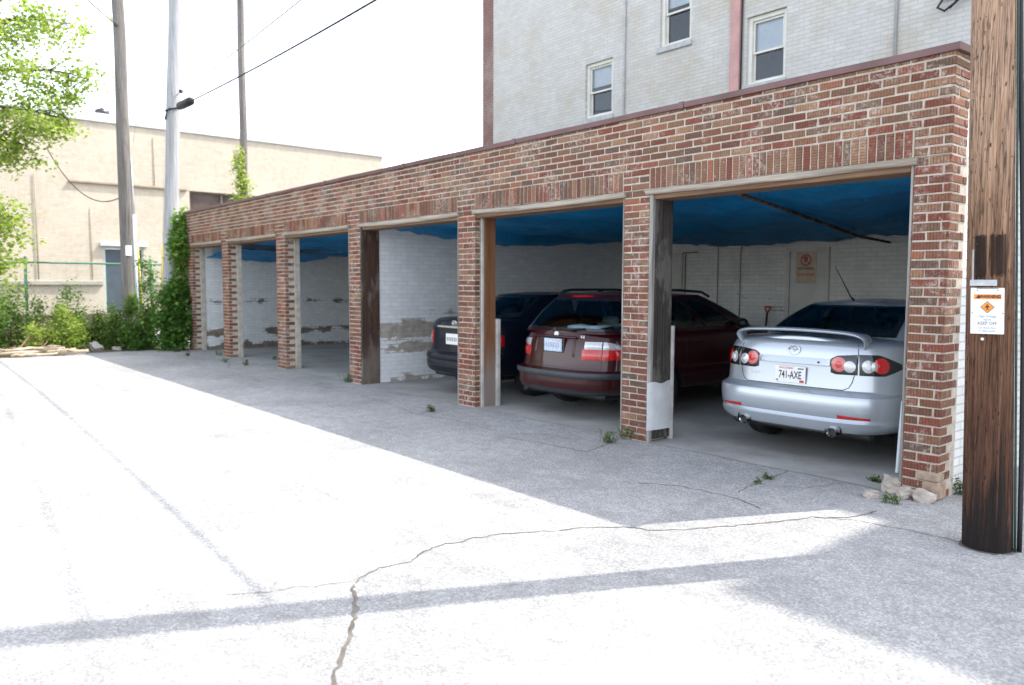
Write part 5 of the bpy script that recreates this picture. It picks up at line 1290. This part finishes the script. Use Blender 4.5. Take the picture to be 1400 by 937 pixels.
def build_plants():
    B = [
     ('grey green bush at the far left edge behind the dead branches', (-18.2,-3.95,0), (.8,.7,1.35), 5200, 'leaf_mid', 1, .07, .2, .9),
     ('tall airy bush rising against the left fence post', (-18.9,-3.25,0), (.6,.55,1.9), 3800, 'leaf_mid', 2, .07, .2, .95),
     ('low bright yellow green bush just behind the dead branches', (-17.75,-3.0,0), (.40,.38,.60), 1700, 'leaf_bright', 3, .07, .2, 1),
     ('bright sunlit bush in the middle of the fence row', (-18.05,-2.45,0), (.52,.45,1.15), 3600, 'leaf_bright', 4, .07, .05, .85),
     ('wispy tall bush with sparse top behind the bright bush', (-19.0,-2.15,0), (.5,.45,1.5), 2200, 'leaf_mid', 5, .065, .1, .8),
     ('low broad leaved bush over the brown block wall', (-19.2,-1.45,0), (.7,.55,1.05), 3400, 'leaf_mid', 6, .08, .3, 1),
     ('twiggy dull bush under the dark far pole', (-18.6,-1.25,0), (.6,.45,1.1), 3200, 'leaf_mid', 7, .055, .1, .8),
     ('dense mid green bush left of the silvery pole', (-18.1,-.70,0), (.75,.5,1.2), 5600, 'leaf_mid', 8, .07, .1, .95),
     ('dark bush in shade beneath the mid green bush', (-17.75,-.85,0), (.5,.36,.65), 2400, 'leaf_ivy', 9, .065, 0, .7)]
    for lb, b, sz, n, m, sd, s, lo, hi in B: bush(lb, b, sz, n, m, sd, s, lo, hi)
    # ivy on the garage end
    rng = random.Random(31); T = thing('ivy', 'dense green ivy climbing the far end of the garage wall', 'ivy', (-17.1,-.12,0)); mb = MB(); st = MB()
    for z, rx, ry, n, y in ((.25,.26,.22,700,-.22),(.55,.28,.24,900,-.18),(.85,.28,.22,900,-.16),(1.15,.25,.20,800,-.12),(1.4,.2,.15,500,-.10),(1.65,.14,.10,260,-.05),(1.9,.12,.09,200,-.03),(2.15,.2,.12,360,-.02),(2.4,.24,.14,460,.0),(2.65,.2,.12,360,.02),(2.9,.16,.1,280,.03),(3.12,.14,.1,240,.05)):
        for q in range(5): blob(mb, (-17.02+rng.uniform(-.8,.8)*rx, y-.04+rng.uniform(-.9,.7)*(ry+.06), z+rng.uniform(-.14,.14)), (rx+.04, ry+.05, .24), n//3, .088, rng, .0+.25*(z > 1.5), .75+.25*(z > 1.5), .45, .3)  # upper leaves take lighter tones, painting the lit top into their colour
    for k in range(6):
        x = -17.0+rng.uniform(-.12,.12); st.tube([(x,-.1,0),(x+.05,-.12,.8),(x-.03,-.08,1.6),(x+.03,-.03,2.4),(x,0,3.1)], [.016,.013,.01,.008,.004], 5)
    mb.build('foliage', MT['leaf_ivy'], T); st.build('stem', MT['twig'], T)
    rng = random.Random(33); T = thing('ivy', 'thin ivy strand creeping up beside the silvery pole', 'ivy', (-17.75,-.62,0)); mb = MB(); st = MB()
    for z in (.9,1.2,1.5,1.75,2.0): blob(mb, (-17.75+rng.uniform(-.05,.05), -.62+rng.uniform(-.08,.1), z), (.22,.2,.22), 170, .07, rng, .2, .9, .42)
    st.tube([(-17.75,-.62,0),(-17.72,-.60,1),(-17.78,-.62,2.1)], [.012,.009,.003], 5); mb.build('foliage', MT['leaf_ivy'], T); st.build('stem', MT['twig'], T)
    rng = random.Random(35); T = thing('ivy', 'bright ivy clinging to the slim pole behind the garage roof', 'ivy', (-21.9,3.3,0)); mb = MB(); st = MB()
    for k in range(16): 
        z = 1.0+k*.3; blob(mb, (-21.85+rng.uniform(-.08,.08), 3.22+rng.uniform(-.10,.14), z), (.24,.28-.10*(k > 12),.3), 170, .09, rng, .15, 1, .42)
    st.tube([(-21.87,3.25,0),(-21.87,3.26,3),(-21.88,3.27,5.6)], [.02,.014,.005], 5); mb.build('foliage', MT['leaf_bright'], T); st.build('stem', MT['twig'], T)
    # overhanging tree at the left
    rng = random.Random(77); base = V((-14.3,-6.6,0)); T = thing('tree', 'bright green tree whose boughs hang in from the left', 'tree', tuple(base)); tr = MB(); lf = MB()
    tr.tube([base, base+V((.05,.05,1.5)), base+V((.1,.1,3.2)), base+V((.0,.3,5.0)), base+V((-.1,.4,7.5))], [.26,.2,.17,.12,.05], 12)
    tr.build('trunk', MT['bark'], T)
    lm = MB()
    boughs = [((-14.25,-6.4,3.4), (-14.7,-4.6,6.6), (-15.0,-2.75,6.55)), ((-14.25,-6.4,3.2), (-14.8,-4.4,5.9), (-15.0,-2.35,5.55)), ((-14.3,-6.4,3.0), (-14.8,-4.6,5.2), (-15.0,-2.75,4.75)),
              ((-14.3,-6.5,2.6), (-14.8,-4.9,4.4), (-15.0,-3.45,4.15)), ((-14.3,-6.5,2.3), (-14.8,-5.0,3.2), (-15.0,-3.75,2.75)), ((-14.3,-6.5,3.6), (-14.5,-5.0,7.4), (-14.9,-3.5,7.7)), ((-14.3,-6.6,2.2), (-14.7,-5.2,2.6), (-15.1,-4.0,1.95)),
              ((-14.3,-6.4,4.6), (-14.0,-7.6,7.0), (-13.6,-8.8,8.0)), ((-14.3,-6.4,4.2), (-13.2,-7.2,6.0), (-12.4,-8.2,6.8))]
    for bi, (a, b, c) in enumerate(boughs):
        a, b, c = V(a), V(b), V(c); path = []
        for k in range(13):
            t = k/12; path.append(a*(1-t)**2+b*2*t*(1-t)+c*t*t+V((0, 0, mnoise.noise(V((bi, t*4, 0)))*.12)))
        lm.tube(path, [.075*(1-k/12)+.008 for k in range(13)], 7)
        for k in range(4, 13):
            for q in range(5 if k > 6 else 3):
                d = V((rng.gauss(0,.5), rng.gauss(0,.38), rng.gauss(0,.32)-.10)); e = path[k]+d*(.75 if k < 11 else .5)
                if e.y > -2.15-.55*abs(e.z-5.6)*.5: e.y = -2.3-.3*abs(e.z-5.6)-rng.random()*.3
                lm.tube([path[k], path[k].lerp(e, .55)+V((0,0,.05)), e], [.012,.008,.003], 4)
                tone = rng.uniform(-.2,.25)
                for u in range(2):
                    blob(lf, e+V((rng.gauss(0,.12), rng.gauss(0,.12), rng.gauss(0,.09))), (.30,.30,.18), 34, .082, rng, max(0, .15+tone), min(1, .85+tone), .40, .35)
    lm.build('limb', MT['bark'], T); lf.build('foliage', MT['leaf_bright'], T)
    # dead branches at the edge of the lot
    rng = random.Random(51)
    LB_ = ['thickest bleached dead limb lying along the lot edge', 'straight bleached pole in front of the dead limbs', 'bleached limb resting across the brush pile', 'short pale log at the right end of the brush pile', 'thin pale branch under the thickest dead limb', 'forked pale branch at the left end of the brush pile', 'brown stick leaning up out of the brush pile', 'second brown stick leaning out beside the bright bush', 'grey stick lying under the far left bush']
    for k, (a, b, r) in enumerate((((-17.35,-3.9,.06),(-17.15,-2.35,.08),.055), ((-16.95,-3.6,.04),(-16.85,-2.75,.05),.030), ((-17.45,-3.5,.14),(-17.0,-2.6,.16),.04), ((-17.0,-2.75,.07),(-16.85,-2.15,.07),.06), ((-17.15,-3.5,.03),(-16.9,-2.3,.03),.024), ((-17.25,-4.2,.10),(-17.05,-3.2,.17),.032), ((-17.3,-3.5,.04),(-17.8,-3.0,.55),.022), ((-17.2,-3.1,.04),(-17.6,-2.75,.36),.017), ((-17.6,-4.1,.05),(-17.75,-2.9,.22),.028))):
        a, b = V(a), V(b); mb = MB(); pts = [a.lerp(b, t/9)+V((mnoise.noise(V((k*3, t*.5, 0)))*.07, 0, abs(mnoise.noise(V((k*3, t*.5, 5))))*.05)) for t in range(10)]
        mb.tube(pts, [r*(1-.35*t/9)*(1+.18*mnoise.noise(V((k, t, 2)))) for t in range(10)], 9)
        m_ = pts[5]; mb.tube([m_, m_+V((.12,.16*(-1)**k,.06)), m_+V((.2,.34*(-1)**k,.05))], [r*.5,r*.35,r*.15], 6)
        tag(mb.build('dead_branch', MT['dead_wood' if k < 6 else 'twig'], loc=a), LB_[k], 'branch', 'dead branches in the brush pile')
    # weeds in the joints
    WD = [((-2.98,-.30),.13,26,'leafy weed tuft in the crack in front of the second pier'), ((-2.99,-.02),.17,16,'taller weed at the left foot of the second pier'), ((-5.66,-.60),.10,22,'flat weed tuft in the crack before the third pier'), ((-8.93,-.03),.15,26,'weed tuft at the foot of the pier with dark boards'),
          ((-1.15,-.36),.05,18,'low weed sprig in the crack before the silver sedan'), ((-1.12,-.55),.04,10,'smallest weed sprig in the crack before the silver sedan'), ((-.55,.22),.05,30,'low grassy weed patch at the slab edge behind the silver sedan'), ((-.20,-.30),.08,20,'weed growing among the rubble stones'), ((.05,.36),.16,34,'weed clump between the end pier and the near pole'), ((.06,.62),.18,30,'second weed clump behind the end pier foot'),
          ((-16.4,-.42),.12,26,'weed tuft nearest the ivy on the slab edge'), ((-15.2,-.55),.10,22,'weed tuft on the broken slab left of the fifth pier'), ((-14.9,.02),.12,18,'weed at the foot of the farthest free pier'), ((-13.3,-.42),.12,18,'upright weed in the joint between the two far piers'), ((-12.5,-.30),.12,24,'weed tuft in the crack before the fourth pier'), ((-11.5,.25),.10,16,'weed growing by the side of the toothed pier'), ((-13.2,.55),.10,18,'weed sprouting inside the far empty bay')]
    for k, ((x, y), h, n, lb) in enumerate(WD):
        rng = random.Random(300+k); mb = MB()
        for j in range(n):
            p = V((x+rng.gauss(0,.020+h*.16), y+rng.gauss(0,.012+h*.07), 0)); top = p+V((rng.gauss(0,h*.3), rng.gauss(0,h*.3), h*rng.uniform(.35,1)))
            mb.tube([p, p.lerp(top,.6), top], [.0022,.0018,.001], 3, caps=False, r=.2)
            for q in range(4): leaf(mb, p.lerp(top, rng.uniform(.35,1)), (.018+.085*h)*rng.uniform(.6,1.2), rng, .33)
        tag(mb.build('weed', MT['leaf_weed'], loc=(x, y, 0)), lb, 'weed', 'weeds in the cracks')
    # fallen leaf specks / rubble behind the pole
    st = bmesh.new(); 

# ------------------------------------------------------------------ light, sky, camera
def build_light():
    w = bpy.data.worlds.new('World'); S.world = w; w.use_nodes = True; nt = w.node_tree
    bg = nt.nodes['Background']; sk = nt.nodes.new('ShaderNodeTexSky'); sk.sky_type = 'NISHITA'; sk.sun_disc = False
    el = math.radians(53.6); d = V((.430, .903, 0)).normalized()     # horizontal direction towards the sun
    sk.sun_elevation = el; sk.sun_rotation = math.atan2(d.x, d.y); sk.air_density = 1.0; sk.dust_density = 1.6; sk.ozone_density = 1.0; sk.altitude = 0
    hs = nt.nodes.new('ShaderNodeHueSaturation'); hs.inputs['Saturation'].default_value = .42; hs.inputs['Value'].default_value = 1.30   # thin white summer haze, plus added sky brightness to lift the shade
    nt.links.new(sk.outputs[0], hs.inputs['Color']); nt.links.new(hs.outputs[0], bg.inputs[0]); bg.inputs[1].default_value = SKY
    sd = V((d.x*math.cos(el), d.y*math.cos(el), math.sin(el)))
    l = bpy.data.lights.new('sun', 'SUN'); l.energy = SUN; l.angle = math.radians(.53); l.color = (1.0,.955,.88)
    o = bpy.data.objects.new('sun', l); COL.objects.link(o); o.location = sd*30; o.rotation_euler = sd.to_track_quat('Z','Y').to_euler()
SKY, SUN, EXPO = .15, 2.1, 1.73
def build_camera():
    f, yaw, pitch, roll = 1061.05, math.radians(39.8967), math.radians(4.2051), math.radians(.2149)
    fw = V((-math.cos(yaw)*math.cos(pitch), math.sin(yaw)*math.cos(pitch), -math.sin(pitch))); r = V((math.sin(yaw), math.cos(yaw), 0)); u = r.cross(fw)
    r2 = r*math.cos(roll)+u*math.sin(roll); u2 = -r*math.sin(roll)+u*math.cos(roll)
    cd = bpy.data.cameras.new('camera'); cd.sensor_width = 36; cd.lens = f/1400*36; cd.clip_end = 2000; cd.clip_start = .05
    cd.dof.use_dof = True; cd.dof.focus_distance = 5.6; cd.dof.aperture_fstop = 2.0
    o = bpy.data.objects.new('camera', cd); COL.objects.link(o); S.camera = o
    M = Matrix(((r2.x,u2.x,-fw.x,2.27849),(r2.y,u2.y,-fw.y,-5.94277),(r2.z,u2.z,-fw.z,1.56132),(0,0,0,1))); o.matrix_world = M
    S.view_settings.view_transform = 'Standard'; S.view_settings.look = 'None'; S.view_settings.gamma = 1; S.view_settings.exposure = EXPO; S.view_settings.use_curve_mapping = False
    S.cycles.max_bounces = 10; S.cycles.diffuse_bounces = 5; S.cycles.glossy_bounces = 4; S.cycles.transmission_bounces = 6; S.cycles.transparent_max_bounces = 16
    S.cycles.caustics_reflective = False; S.cycles.caustics_refractive = False; S.cycles.use_denoising = True; S.cycles.sample_clamp_indirect = 6

build_light(); build_camera(); build_ground(); build_garage(); build_tarps(); build_tall(); build_tan()
build_silver(); build_wagon(); build_navy(); build_signs(); build_poles(); build_plants()
